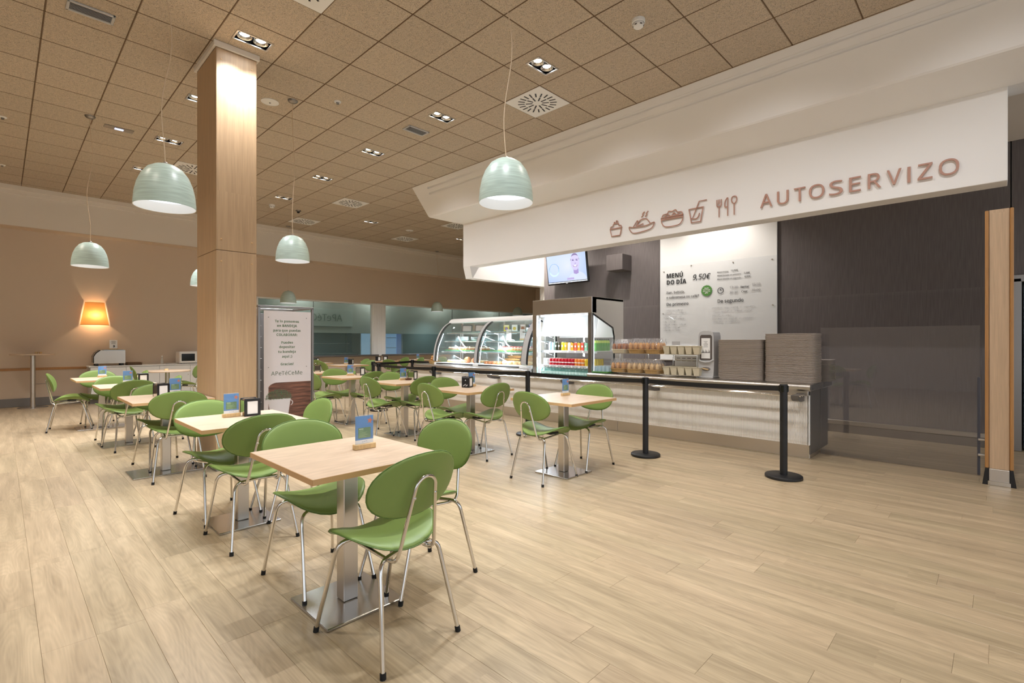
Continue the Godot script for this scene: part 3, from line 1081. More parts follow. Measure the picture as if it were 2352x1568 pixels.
func bend(a: Vector3, b: Vector3, c: Vector3, r: float, n := 5) -> Array:
	# rounds the corner b between a and c
	var p := b + (a - b).normalized() * r
	var q := b + (c - b).normalized() * r
	var out := []
	for i in n + 1:
		var t := float(i) / n
		out.append(p.lerp(b, t).lerp(b.lerp(q, t), t))
	return out

func make_chair() -> Node3D:
	# faces -z; origin on the floor
	var o := Node3D.new()
	var seat_at := func(x: float, z: float, l: float) -> Vector3:
		var zz := z - 0.018
		return Vector3(x, 0.462 + 0.95 * x * x - 0.55 * z * z - 0.25 * maxf(0.0, -z - 0.1) + l, zz)
	var back_at := func(x: float, y: float, l: float) -> Vector3:
		var yy := 0.713 + y
		return Vector3(x, yy, 0.228 + 0.28 * y - 0.75 * x * x - l)
	var seat := part(o, "seat", mb().skin(pad(0.238, 0.208, 0.017, 2.25, seat_at)), M.green)
	var rim := []
	for j in 33:
		var t := TAU * j / 32.0
		var k := pow(pow(absf(cos(t)), 2.25) + pow(absf(sin(t)), 2.25), -1.0 / 2.25)
		rim.append(seat_at.call(cos(t) * k * 0.2385, sin(t) * k * 0.2085, -0.002))
	part(seat, "piping", mb().tube(rim, 0.0028, 5, false), M.green_seam)
	var back := part(o, "backrest", mb().skin(pad(0.238, 0.138, 0.017, 2.2, back_at)), M.green)
	rim = []
	for j in 33:
		var t := TAU * j / 32.0
		var k := pow(pow(absf(cos(t)), 2.2) + pow(absf(sin(t)), 2.2), -1.0 / 2.2)
		rim.append(back_at.call(cos(t) * k * 0.2385, sin(t) * k * 0.1385, 0.001))
	part(back, "piping", mb().tube(rim, 0.0028, 5, false), M.green_seam)
	# bent back frame: a hairpin that carries the backrest and runs under the seat
	var fr := []
	var zb := func(y: float) -> float: return 0.264 + 0.20 * (y - 0.713)
	var low_l := Vector3(-0.104, 0.398, zb.call(0.398))
	fr.append(Vector3(-0.098, 0.424, -0.10))
	fr.append_array(bend(Vector3(-0.098, 0.424, -0.10), low_l, Vector3(-0.058, 0.66, zb.call(0.66)), 0.05))
	for j in 13:
		var t := PI - PI * j / 12.0
		var y := 0.700 + 0.056 * sin(t)
		fr.append(Vector3(0.056 * cos(t), y, zb.call(y)))
	var low_r := Vector3(0.104, 0.398, zb.call(0.398))
	fr.append_array(bend(Vector3(0.058, 0.66, zb.call(0.66)), low_r, Vector3(0.098, 0.424, -0.10), 0.05))
	fr.append(Vector3(0.098, 0.424, -0.10))
	var bf := part(o, "back_frame", mb().tube(fr, 0.0085, 8), M.chrome)
	for s in [-1.0, 1.0]:
		part(bf, "screw", mb().lathe([Vector2(0, 0.004), Vector2(0.005, 0.003), Vector2(0.0075, 0)], 8, Vector3(s * 0.0575, 0.672, zb.call(0.672) + 0.008), Basis(Vector3(1, 0, 0), Vector3(0, 0, 1), Vector3(0, 1, 0))), M.steel)
	for q in [[-1.0, 1.0], [1.0, 1.0], [-1.0, -1.0], [1.0, -1.0]]:
		var s: float = q[0]
		var foot := Vector3(s * 0.208, 0.008, 0.25) if q[1] > 0 else Vector3(s * 0.196, 0.008, -0.255)
		var knee := Vector3(s * 0.158, 0.418, 0.165) if q[1] > 0 else Vector3(s * 0.160, 0.424, -0.135)
		var inner := Vector3(0, 0.412, 0.115) if q[1] > 0 else Vector3(0, 0.425, -0.10)
		var pts := [foot]
		pts.append_array(bend(foot, knee, inner, 0.055))
		pts.append(inner)
		var leg := part(o, "leg", mb().tube(pts, 0.0098, 8), M.chrome)
		part(leg, "foot_cap", mb().tube([foot - Vector3(0, 0.008, 0), foot + (knee - foot).normalized() * 0.016], 0.0125, 8), M.rubber)
	part(o, "seat_support", mb().box(Vector3(0, 0.436, 0.01), Vector3(0.20, 0.014, 0.025), 0.004).box(Vector3(-0.11, 0.444, -0.02), Vector3(0.03, 0.02, 0.10), 0.004).box(Vector3(0.11, 0.444, -0.02), Vector3(0.03, 0.02, 0.10), 0.004), M.black)
	return o

var chair0: Node3D

func chair(x: float, z: float, turn: float, label: String, group := "") -> void:
	var o: Node3D
	if chair0 == null:
		chair0 = make_chair()
		o = chair0
		o.name = numbered("dining_chair")
		add_child(o)
	else:
		o = chair0.duplicate()
		o.name = numbered("dining_chair")
		add_child(o)
	o.position = Vector3(x, 0, z)
	o.rotation_degrees.y = turn
	tag(o, label, "chair", group)

func square_table(x: float, z: float, w: float, d: float, pw: float, pd: float, label: String) -> void:
	var o := thing("dining_table", label, "table", Vector3(x, 0, z), 0.0, "pale oak square pedestal tables")
	var t := part(o, "table_top", bx(Vector3(0, TOP - 0.0135, 0), Vector3(w, 0.027, d), 0.0015), M.table)
	var e := mb()
	for s in [-1.0, 1.0]:
		e.box(Vector3(s * (w / 2 + 0.0005), TOP - 0.0135, 0), Vector3(0.002, 0.025, d))
		e.box(Vector3(0, TOP - 0.0135, s * (d / 2 + 0.0005)), Vector3(w, 0.025, 0.002))
	part(t, "edge_band", e, M.table_edge)
	part(o, "post", bx(Vector3(0, 0.37, 0), Vector3(0.078, 0.71, 0.078), 0.004), M.steel)
	part(o, "top_bracket", bx(Vector3(0, TOP - 0.033, 0), Vector3(0.34, 0.012, 0.34), 0.003), M.black)
	part(o, "base_plate", bx(Vector3(0, 0.007, 0), Vector3(pw, 0.013, pd), 0.003), M.steel_plate)

func round_table(x: float, z: float, h: float, r: float, base: float, label: String) -> void:
	var o := thing("round_table", label, "table", Vector3(x, 0, z))
	part(o, "table_top", mb().lathe([Vector2(0, h), Vector2(r - 0.003, h), Vector2(r, h - 0.004), Vector2(r, h - 0.022), Vector2(r - 0.003, h - 0.026), Vector2(0, h - 0.026)], 40), M.table)
	part(o, "post", mb().lathe([Vector2(0.04, 0.02), Vector2(0.04, h - 0.03)], 20), M.steel)
	part(o, "flange", mb().lathe([Vector2(0, h - 0.034), Vector2(0.14, h - 0.034), Vector2(0.14, h - 0.027)], 24), M.black)
	part(o, "base_disc", mb().lathe([Vector2(0, 0.024), Vector2(0.05, 0.022), Vector2(base - 0.02, 0.012), Vector2(base, 0.006), Vector2(base, 0)], 40), M.steel_plate)

var card0: Node3D

func card_image() -> ImageTexture:
	var w := 104
	var h := 150
	var im := Image.create(w, h, false, Image.FORMAT_RGB8)
	im.fill(rgb(240, 243, 246))
	for y in 126:
		for x in range(0, w):
			var k := 1.0 - 0.10 * y / 126.0
			im.set_pixel(x, y, Color(0.27 * k, 0.56 * k, 0.83 * k))
	im.fill_rect(Rect2i(15, 62, 74, 55), rgb(84, 130, 72))
	for i in 7:
		im.fill_rect(Rect2i(20, 74 + i * 6, [30, 26, 48, 40, 52, 34, 44][i], 2), rgb(150, 184, 128))
	im.fill_rect(Rect2i(20, 67, 26, 3), rgb(226, 238, 216))
	# an orange starfish of five arms near the top corner
	for y in range(8, 48):
		for x in range(58, w):
			var d := Vector2(x - 84, y - 27)
			if d.length() < 9.0 + 8.0 * maxf(0.0, cos(5.0 * d.angle() + 0.6)):
				im.set_pixel(x, y, rgb(214, 106, 60))
	for i in 3:
		im.fill_rect(Rect2i(38 + i * 11, 136 - i, 8, 2), rgb(120, 150, 190))
	return ImageTexture.create_from_image(im)

func card(x: float, z: float, turn: float, label: String) -> void:
	if card0 == null:
		card0 = Node3D.new()
		card0.name = numbered("menu_card")
		add_child(card0)
		part(card0, "wood_block", bx(Vector3(0, 0.0135, 0), Vector3(0.120, 0.027, 0.034), 0.002), M.block)
		part(card0, "acrylic_sleeve", bx(Vector3(0, 0.10, 0), Vector3(0.106, 0.158, 0.005), 0.001), M.acrylic)
		var pm := mat(Color.WHITE, 0.35)
		pm.albedo_texture = card_image()
		var f := mb()
		for s in [-1.0, 1.0]:
			f.face(Vector3(-0.051 * s, 0.024, 0.0015 * s), Vector3(0.051 * s, 0.024, 0.0015 * s), Vector3(0.051 * s, 0.173, 0.0015 * s), Vector3(-0.051 * s, 0.173, 0.0015 * s), Vector3(0, 0, s))
		part(card0, "printed_card", f, pm)
		card0.position = Vector3(x, TOP + 0.001, z)
		card0.rotation_degrees.y = turn
		tag(card0, label, "menu card", "blue menu cards in wooden blocks")
	else:
		dup(card0, Vector3(x, TOP + 0.001, z), turn, label, "blue menu cards in wooden blocks")

var napkin0: Node3D

func napkins(x: float, z: float, turn: float, label: String, side: Material = null) -> void:
	if napkin0 == null:
		napkin0 = Node3D.new()
		napkin0.name = numbered("napkin_dispenser")
		add_child(napkin0)
		var arch := PackedVector2Array([Vector2(-0.056, 0.0), Vector2(0.056, 0.0)])
		for i in 9:
			var a := PI * i / 8.0
			arch.append(Vector2(0.056 * (0.82 * cos(a) + 0.18 * signf(cos(a))) if i != 4 else 0.0, 0.118 + 0.014 * sin(a)))
		part(napkin0, "body", mb().prism(arch, -0.044, 0.044), M.chrome)
		for s in [-1.0, 1.0]:
			var f := mb()
			for q in [-1.0, 1.0]:
				f.box(Vector3(q * 0.048, 0.062, 0), Vector3(0.020, 0.124, 0.008), 0.002)
			f.box(Vector3(0, 0.008, 0), Vector3(0.116, 0.016, 0.008), 0.002)
			f.box(Vector3(0, 0.123, 0), Vector3(0.112, 0.022, 0.008), 0.003)
			part(napkin0, "face_frame", f, M.black, Vector3(0, 0, s * 0.047))
			part(napkin0, "napkin", bx(Vector3(0.002, 0.064, s * 0.0455), Vector3(0.076, 0.096, 0.003), 0.001), M.paper)
		napkin0.position = Vector3(x, TOP + 0.001, z)
		napkin0.rotation_degrees.y = turn
		tag(napkin0, label, "napkin dispenser", "napkin dispensers on the tables")
	else:
		var c := dup(napkin0, Vector3(x, TOP + 0.001, z), turn, label, "napkin dispensers on the tables")
		if side:
			c.get_child(0).material_override = side

func build_dining() -> void:
	square_table(1.236, -2.375, 0.685, 0.73, 0.41, 0.41, "nearest square pale oak table in the foreground, lone menu card on it")
	square_table(1.24, -3.985, 0.69, 0.71, 0.41, 0.41, "square oak table second from the front in the left row")
	square_table(1.175, -6.07, 0.67, 0.84, 0.60, 0.41, "square oak table third from the front in the left row, beside the column")
	square_table(1.165, -8.08, 0.66, 0.77, 0.60, 0.41, "square oak table fourth from the front in the left row")
	square_table(1.085, -9.87, 0.66, 0.86, 0.60, 0.41, "farthest square oak table of the left row, before the white cabinet")
	square_table(3.965, -3.13, 0.74, 0.77, 0.41, 0.41, "square oak table of the right row nearest the viewer, before the ribbed counter")
	square_table(3.965, -4.55, 0.74, 0.74, 0.41, 0.41, "square oak table with the black napkin dispenser, second of the right row")
	square_table(4.03, -6.06, 0.74, 0.72, 0.42, 0.42, "square oak table third from the front in the right row")
	square_table(4.00, -7.53, 0.70, 0.72, 0.42, 0.42, "square oak table fourth from the front in the right row")
	square_table(4.16, -8.95, 0.70, 0.72, 0.42, 0.42, "square oak table just behind the tray trolley sign, last of the right row")
	square_table(5.9, -11.35, 0.75, 0.75, 0.42, 0.42, "far square oak table below the first window, black dispenser on it")
	square_table(5.75, -12.95, 0.80, 0.70, 0.42, 0.42, "farthest oak table against the sill of the first window")
	square_table(7.75, -12.95, 0.85, 0.70, 0.42, 0.42, "far oak table below the white window post")
	square_table(9.0, -13.0, 0.80, 0.70, 0.42, 0.42, "far oak table below the second window, behind the queue barrier")
	round_table(2.30, -11.74, TOP, 0.39, 0.26, "low round oak table in front of the white cabinet")
	round_table(0.45, -13.76, 1.075, 0.335, 0.23, "tall round bar table on a steel post by the left wall")
	var g := "green oval-backed chairs with chrome legs"
	chair(1.222, -1.985, 6, "nearest green chair, back to the viewer at the foreground table", g)
	chair(1.64, -2.335, 92, "green chair on the right of the foreground table, its cushion facing left", g)
	chair(1.25, -2.73, 181, "green chair on the far side of the foreground table, facing the viewer", g)
	chair(1.185, -3.63, 3, "green chair back to viewer, on the near side of the second left table", g)
	chair(1.17, -4.28, 188, "green chair facing viewer on the far side of the second left table", g)
	chair(1.61, -3.97, 90, "green chair right of the second left table, before the sign trolley", g)
	chair(1.21, -5.785, -6, "green chair back to viewer at the near side of the third left table", g)
	chair(1.22, -6.40, 186, "green chair facing viewer on the far side of the third left table", g)
	chair(1.11, -7.74, 9, "green chair back to viewer at the near side of the fourth left table", g)
	chair(1.09, -8.37, 180, "green chair facing viewer at the far side of the fourth left table", g)
	chair(1.47, -8.08, 90, "green chair at the right end of the fourth left table, sliver beside the menu card", g)
	chair(0.735, -9.96, -98, "leftmost green chair, seen in profile facing right at the last left table", g)
	chair(1.10, -10.24, 180, "green chair facing viewer behind the last table of the left row", g)
	chair(1.40, -9.90, 90, "green chair at the right end of the last left table, behind the dispenser", g)
	chair(1.98, -11.75, -95, "green chair at the left of the round table, turned to the white cabinet", g)
	chair(2.60, -11.75, 88, "green chair right of the round table, half hidden by the oak column", g)
	chair(3.68, -3.14, -92, "green chair at the left of the nearest right-row table, back to viewer", g)
	chair(4.33, -3.14, 92, "green chair at the right of the nearest right-row table, before the counter", g)
	chair(3.92, -4.265, 3, "green chair back to viewer at the near side of the black dispenser table", g)
	chair(3.59, -4.60, -90, "green chair at the left side of the table with the black dispenser", g)
	chair(4.03, -4.94, 180, "green chair behind the table with the black dispenser, only its top showing", g)
	chair(4.03, -5.775, 2, "green chair back to viewer at the near side of the third right-row table", g)
	chair(3.66, -6.03, -88, "green chair at the left of the third right-row table", g)
	chair(4.18, -6.42, 182, "green chair behind the third right-row table, before the black barrier", g)
	chair(4.10, -7.255, 4, "green chair back to viewer at the near side of the fourth right-row table", g)
	chair(3.58, -7.58, -90, "green chair right beside the edge of the sign trolley, facing right", g)
	chair(4.02, -7.96, 180, "bright green chair facing viewer behind the fourth right-row table", g)
	chair(4.16, -9.30, 178, "green chair behind the last right-row table, top of its back only", g)
	chair(5.52, -11.42, -90, "dark green chair at the left of the far dispenser table", g)
	chair(6.30, -11.30, 92, "green chair at the right of the far dispenser table, facing left", g)
	chair(5.90, -12.55, -80, "far green chair left, behind the far dispenser table", g)
	chair(6.75, -12.35, 90, "far green chair seen just above the far dispenser table's right chair", g)
	chair(7.35, -11.55, -70, "green chair beyond the barrier, seat turned towards the window post", g)
	chair(8.25, -12.70, 90, "far green chair right of the table under the window post", g)
	chair(8.55, -12.35, 80, "far green chair between the two barrier posts, backrest towards the counter", g)
	chair(9.35, -12.30, 95, "green chair half hidden behind the far barrier post near the pastry case", g)
	card(1.345, -2.40, 0, "blue menu card in a wooden block on the foreground table")
	card(1.213, -4.13, 0, "blue menu card beside the black framed dispenser on the second left table")
	card(1.303, -6.30, 0, "blue menu card on the third left table, right of its dispenser")
	card(1.191, -8.35, 0, "blue menu card on the fourth left table, left of its dispenser")
	card(1.13, -10.20, 0, "leftmost blue menu card, on the last table of the left row")
	card(4.144, -3.244, 0, "lone blue menu card on the right-row table before the counter")
	card(4.161, -4.757, 0, "blue menu card behind the black napkin dispenser")
	card(4.13, -6.25, 0, "blue menu card beside an upright napkin dispenser on the third right table")
	card(4.08, -7.74, 0, "blue menu card on the fourth right-row table")
	card(5.98, -11.55, 0, "small far blue card on the table below the first window")
	card(9.1, -12.95, 0, "farthest blue card below the second window")
	napkins(1.34, -4.11, 0, "black framed napkin dispenser on the second left table, in front of the sign trolley")
	napkins(1.162, -6.20, 12, "napkin dispenser with chrome side showing on the third left table")
	napkins(1.351, -8.33, 0, "napkin dispenser on the fourth left table")
	napkins(4.04, -4.70, 24, "black napkin dispenser with a white print on its side", M.black)
	var last := get_child(get_child_count() - 1)
	for i in 5:
		part(last, "print_line", bx(Vector3(-0.057, 0.022 + 0.008 * (i % 3), -0.026 + 0.012 * i), Vector3(0.001, 0.012, 0.008)), M.paper)
	part(last, "print_mark", mb().lathe([Vector2(0.008, 0), Vector2(0.003, 0.006), Vector2(0, 0.016)], 8, Vector3(-0.057, 0.085, 0)), M.paper)
	napkins(4.26, -6.20, 30, "narrow looking napkin dispenser seen edge-on on the third right table")
	napkins(4.22, -7.66, 20, "napkin dispenser right of the menu card on the fourth right table")
	napkins(4.12, -9.06, 60, "white napkin dispenser peeking out behind the trolley's right post")
	napkins(6.08, -11.50, 40, "black sided napkin dispenser on the far table below the first window", M.black)
	napkins(7.70, -12.95, 10, "far napkin dispenser under the white window post, the left one", M.black)
	napkins(7.95, -12.95, -40, "far napkin dispenser under the white window post, the right one", M.black)
	napkins(5.85, -12.95, 40, "far napkin dispenser left, just beside the trolley post", M.black)
	var ash := thing("cutlery_cup", "small brown cup at the foot of the upright dispenser on the third right table", "cup", Vector3(4.19, TOP + 0.001, -6.20))
	part(ash, "cup", mb().lathe([Vector2(0, 0), Vector2(0.04, 0), Vector2(0.05, 0.025), Vector2(0.046, 0.025), Vector2(0.036, 0.004), Vector2(0, 0.004)], 16), M.choc)

# ---------------------------------------------------------------- queue barrier
func build_barrier() -> void:
	var spots := [
		[5.30, -1.475, "black barrier post nearest the viewer, at the right end of the queue"],
		[5.205, -2.905, "second black barrier post from the right, before the counter's middle"],
		[5.20, -4.745, "black barrier post in front of the drinks fridge, behind the nearest right-row table"],
		[5.06, -6.745, "black barrier post in front of the pastry case's left half"],
		[5.04, -8.45, "black barrier post behind the third right-row table"],
		[5.38, -9.24, "black barrier post at the far corner of the queue"],
		[6.55, -9.54, "farthest black barrier post, near the end of the pastry counter"],
	]
	var h := 0.905
	var first: Node3D = null
	for a in spots:
		if first == null:
			first = thing("barrier_post", a[2], "barrier post", Vector3(a[0], 0, a[1]), 0.0, "black queue barrier posts")
			part(first, "base", mb().lathe([Vector2(0, 0.032), Vector2(0.03, 0.032), Vector2(0.158, 0.030), Vector2(0.165, 0.024), Vector2(0.166, 0.006), Vector2(0.16, 0)], 36), M.black)
			part(first, "pole", mb().lathe([Vector2(0.0335, 0.03), Vector2(0.0335, h - 0.07)], 20), M.black)
			part(first, "belt_head", mb().lathe([Vector2(0.036, h - 0.08), Vector2(0.036, h - 0.004), Vector2(0.032, h), Vector2(0, h)], 20), M.black)
			for q in 4:
				part(first, "belt_slot", mb().box(Basis(Vector3.UP, PI / 2 * q) * Vector3(0.036, h - 0.042, 0), Vector3(0.012, 0.06, 0.026), 0.002, Basis(Vector3.UP, PI / 2 * q)), M.black_gloss)
		else:
			dup(first, Vector3(a[0], 0, a[1]), 0.0, a[2], "black queue barrier posts")
	var names := ["black belt between the two posts nearest the viewer", "black belt running before the bread racks and drinks fridge", "black belt running before the pastry case", "black belt between the third and fourth right tables and the counter", "short black belt at the far corner of the queue", "black belt along the far end of the queue", "black belt from the farthest post to the counter end"]
	for i in 7:
		var a := Vector3(spots[i][0], h - 0.042, spots[i][1])
		var b := Vector3(spots[i + 1][0], h - 0.042, spots[i + 1][1]) if i < 6 else Vector3(6.9, h - 0.05, -9.0)
		var d := (b - a).normalized()
		var m := mb()
		var n := 12
		var side := d.cross(Vector3.UP).normalized() * 0.001
		a += d * 0.045
		b -= d * (0.045 if i < 6 else 0.0)
		for k in n:
			var t0 := float(k) / n
			var t1 := float(k + 1) / n
			var p := a.lerp(b, t0) - Vector3(0, 0.012 * sin(PI * t0), 0)
			var q := a.lerp(b, t1) - Vector3(0, 0.012 * sin(PI * t1), 0)
			var up := Vector3(0, 0.024, 0)
			for s in [-1.0, 1.0]:
				m.face(p - up + side * s, q - up + side * s, q + up + side * s, p + up + side * s, side * s)
			m.face(p + up - side, q + up - side, q + up + side, p + up + side, Vector3.UP)
			m.face(p - up - side, q - up - side, q - up + side, p - up + side, Vector3.DOWN)
		var o := part(self, "barrier_belt", m, M.black)
		tag(o, names[i], "barrier belt", "black queue barrier belts")

# ---------------------------------------------------------------- counter
func build_counter() -> void:
	var o := thing("serving_counter", "long self-service counter with ribbed cream front and stainless top", "counter", Vector3(0, 0, 0))
	var z0 := -8.95
	var z1 := -1.485
	var zc := (z0 + z1) / 2
	var L := z1 - z0
	part(o, "carcass", bx(Vector3(6.68, 0.43, zc), Vector3(0.80, 0.50, L - 0.06)), M.grey_end)
	# ribbed front: a corrugated sheet, three panels long
	for k in 3:
		var a := z0 + 0.05 + (L - 0.06) / 3.0 * k
		var b := a + (L - 0.06) / 3.0 - 0.004
		var n := int((b - a) / 0.0130)
		var m := mb()
		for i in n:
			var p := a + (b - a) * i / n
			var st := (b - a) / n
			var xs := [6.259, 6.252, 6.252, 6.259]
			var zs := [p, p + st * 0.10, p + st * 0.82, p + st * 0.92]
			for q in 3:
				m.face(Vector3(xs[q], 0.168, zs[q]), Vector3(xs[q + 1], 0.168, zs[q + 1]), Vector3(xs[q + 1], 0.72, zs[q + 1]), Vector3(xs[q], 0.72, zs[q]), Vector3(-1, 0, 0.01 * (q - 1)))
			m.face(Vector3(6.259, 0.168, p + st * 0.92), Vector3(6.259, 0.168, p + st), Vector3(6.259, 0.72, p + st), Vector3(6.259, 0.72, p + st * 0.92), Vector3(-1, 0, 0))
		m.box(Vector3(6.271, 0.444, (a + b) / 2), Vector3(0.016, 0.552, b - a))
		part(o, "ribbed_panel", m, M.ribbed)
	part(o, "panel_edge_strip", bx(Vector3(6.262, 0.444, z1 + 0.002), Vector3(0.034, 0.556, 0.012), 0.003), M.white)
	for k in 3:
		var a := z0 + L / 3.0 * k
		part(o, "kick_plate", bx(Vector3(6.312, 0.082, a + L / 6.0), Vector3(0.012, 0.164, L / 3.0 - 0.004), 0.002), M.steel)
	part(o, "floor_strip", bx(Vector3(6.303, 0.008, zc), Vector3(0.012, 0.016, L), 0.003), M.chrome)
	part(o, "end_panel", bx(Vector3(6.675, 0.42, z1 + 0.004), Vector3(0.79, 0.72, 0.012), 0.002), M.grey_end)
	part(o, "end_kick", bx(Vector3(6.56, 0.082, z1 - 0.02), Vector3(0.50, 0.164, 0.012), 0.002), M.steel)
	part(o, "end_kick_corner", bx(Vector3(6.315, 0.082, z1 - 0.012), Vector3(0.03, 0.164, 0.012), 0.002), M.chrome)
	# tops, with a rounded front nosing
	for s in [[z0, -5.66], [-4.42, z1 + 0.03]]:
		var a: float = s[0]
		var b: float = s[1]
		var prof := PackedVector2Array([Vector2(7.14, 0.845), Vector2(6.20, 0.845)])
		for i in 7:
			var t := PI / 2 + PI / 2 * i / 6.0
			prof.append(Vector2(6.205 + 0.034 * cos(t), 0.811 + 0.034 * sin(t)))
		prof.append_array([Vector2(6.171, 0.79), Vector2(6.20, 0.772), Vector2(7.14, 0.772)])
		part(o, "worktop", mb().prism(prof, a, b), M.steel)
	part(o, "top_end_cap", bx(Vector3(6.66, 0.812, z1 + 0.034), Vector3(0.965, 0.060, 0.012), 0.004), M.grey_end)
	part(o, "apron", bx(Vector3(6.235, 0.745, zc), Vector3(0.02, 0.055, L), 0.003), M.steel)
	part(o, "well_floor", bx(Vector3(6.72, 0.69, -5.04), Vector3(0.84, 0.02, 1.24), 0.002), M.white)
	part(o, "well_front", bx(Vector3(6.235, 0.735, -5.04), Vector3(0.025, 0.075, 1.26), 0.004), M.steel)
	# tray slide of three tubes on dark brackets
	for k in 3:
		part(o, "slide_tube", mb().tube([Vector3(6.02 + 0.065 * k, 0.727, z0 + 0.05), Vector3(6.02 + 0.065 * k, 0.727, z1 - 0.02)], 0.010, 8), M.chrome)
	for z in [-1.56, -3.30, -4.75, -6.40, -8.1]:
		var br := PackedVector2Array([Vector2(6.235, 0.745), Vector2(6.235, 0.655), Vector2(6.10, 0.66), Vector2(6.03, 0.675), Vector2(5.99, 0.70), Vector2(5.985, 0.735), Vector2(6.0, 0.738), Vector2(6.02, 0.716), Vector2(6.04, 0.738), Vector2(6.07, 0.738), Vector2(6.085, 0.716), Vector2(6.105, 0.738), Vector2(6.135, 0.738), Vector2(6.15, 0.716), Vector2(6.17, 0.738), Vector2(6.20, 0.74)])
		part(o, "slide_bracket", mb().prism(br, z - 0.035, z + 0.035), M.grey_end)

func build_vitrine() -> void:
	var o := thing("pastry_display_case", "curved glass pastry display case with a pale rounded roof", "display case")
	var z0 := -8.30
	var zm := -7.02
	var z1 := -5.72
	# section of the glass front from the deck up to the roof
	var arc: Array = []
	for i in 13:
		var t := deg_to_rad(3.0 + 74.0 * i / 12.0)
		arc.append(Vector2(6.76 - 0.53 * cos(t), 0.885 + 0.845 * sin(t)))
	for s in [[z0 + 0.03, zm - 0.03], [zm + 0.03, z1 - 0.12]]:
		var rows := []
		for p in arc:
			rows.append([Vector3(p.x, p.y, s[0]), Vector3(p.x, p.y, s[1])])
		part(o, "curved_glass", mb().skin(rows, false, Vector3(-1, 0.6, 0)), M.glass)
		var line := []
		part(o, "hinge_rail", bx(Vector3(6.235, 0.878, (s[0] + s[1]) / 2), Vector3(0.03, 0.022, s[1] - s[0] - 0.1), 0.004), M.black)
	for q in [[z0, 0.022], [zm, 0.034], [z1 - 0.06, 0.055]]:
		var outer := PackedVector2Array()
		for p in arc:
			outer.append(p + Vector2(-0.010, 0.006))
		for i in range(arc.size() - 1, -1, -1):
			outer.append(arc[i] + Vector2(0.030, -0.018))
		part(o, "arched_post", mb().prism(outer, q[0] - q[1], q[0] + q[1]), M.grey_plastic)
		var seal := PackedVector2Array()
		for p in arc:
			seal.append(p + Vector2(-0.004, 0.002))
		for i in range(arc.size() - 1, -1, -1):
			seal.append(arc[i] + Vector2(0.026, -0.015))
		for s in [-1.0, 1.0]:
			if q[0] == z0 and s < 0:
				continue
			part(o, "seal", mb().prism(seal, q[0] + s * q[1], q[0] + s * (q[1] + 0.014)), M.black)
	# roof and back
	var e: Vector2 = arc[12]
	var rp := PackedVector2Array([e + Vector2(-0.012, 0.004), e + Vector2(0.015, 0.045), e + Vector2(0.06, 0.078), e + Vector2(0.13, 0.092), e + Vector2(0.36, 0.094), e + Vector2(0.36, 0.03), e + Vector2(0.06, 0.015), e + Vector2(0.01, -0.012)])
	part(o, "roof", mb().prism(rp, z0 - 0.02, z1), M.plaster)
	part(o, "deck", bx(Vector3(6.62, 0.872, (z0 + z1) / 2), Vector3(0.78, 0.05, z1 - z0), 0.004), M.white)
	part(o, "back_glass", bx(Vector3(7.0, 1.32, (z0 + z1) / 2), Vector3(0.008, 0.86, z1 - z0)), M.glass)
	for z in [z0, zm, z1]:
		part(o, "back_post", bx(Vector3(7.0, 1.32, z), Vector3(0.03, 0.88, 0.03), 0.003), M.steel)
	var side := PackedVector2Array([Vector2(7.0, 0.89)])
	for p in arc:
		side.append(p + Vector2(0.01, 0))
	side.append(Vector2(7.0, e.y + 0.03))
	for z in [z0 - 0.026, z1 + 0.0]:
		part(o, "side_glass", mb().prism(side, z - 0.003, z + 0.003), M.glass)
	part(o, "corner_shoe", bx(Vector3(6.25, 0.80, z1 - 0.03), Vector3(0.07, 0.15, 0.22), 0.008), M.grey_plastic)
	var ys := [1.125, 1.335, 1.505]
	var fronts := [6.38, 6.46, 6.52]
	for k in 3:
		for s in [[z0 + 0.05, zm - 0.05], [zm + 0.05, z1 - 0.12]]:
			var c: float = (s[0] + s[1]) / 2
			var w: float = s[1] - s[0]
			var sh := part(o, "glass_shelf", bx(Vector3((fronts[k] + 6.94) / 2, ys[k], c), Vector3(6.94 - fronts[k], 0.010, w), 0.002), M.glass_shelf)
			part(sh, "shelf_rail", bx(Vector3(fronts[k] + 0.012, ys[k] - 0.018, c), Vector3(0.022, 0.022, w), 0.004), M.steel)
			part(sh, "light_strip", bx(Vector3(fronts[k] + 0.04, ys[k] - 0.020, c), Vector3(0.022, 0.014, w - 0.06), 0.003), M.led)
			area(Vector3(fronts[k] + 0.05, ys[k] - 0.03, c), Vector3(0.25, -1, 0), w - 0.1, 0.03, Color(0.9, 0.95, 1.0), VIT_E)
	for z in [z0 + 0.06, zm - 0.06, zm + 0.06, z1 - 0.14]:
		part(o, "shelf_upright", bx(Vector3(6.90, 1.2, z), Vector3(0.02, 0.62, 0.02), 0.003), M.steel)
	for s in [z0 + 0.02, zm + 0.05]:
		part(o, "light_tube", mb().tube([Vector3(6.29, 0.92, s), Vector3(6.33, 1.2, s), Vector3(6.46, 1.48, s)], 0.006, 6), M.led)
	fill_vitrine(z0, zm, z1)

func blob(c: Vector3, r: Vector3, seed_: int, lumps := 0.12) -> MB:
	var rg := RandomNumberGenerator.new()
	rg.seed = seed_
	var p1 := rg.randf() * TAU
	var rows := []
	for i in 7:
		var a := PI * i / 6.0 - PI / 2
		var line := []
		for j in 10:
			var t := TAU * j / 10.0
			var k := 1.0 + lumps * sin(3.0 * t + p1 + 1.7 * i)
			if i == 0 or i == 6:
				k = 1.0
			line.append(c + Vector3(r.x * k * cos(a) * cos(t), r.y * sin(a), r.z * k * cos(a) * sin(t)))
		rows.append(line)
	return mb().skin(rows)

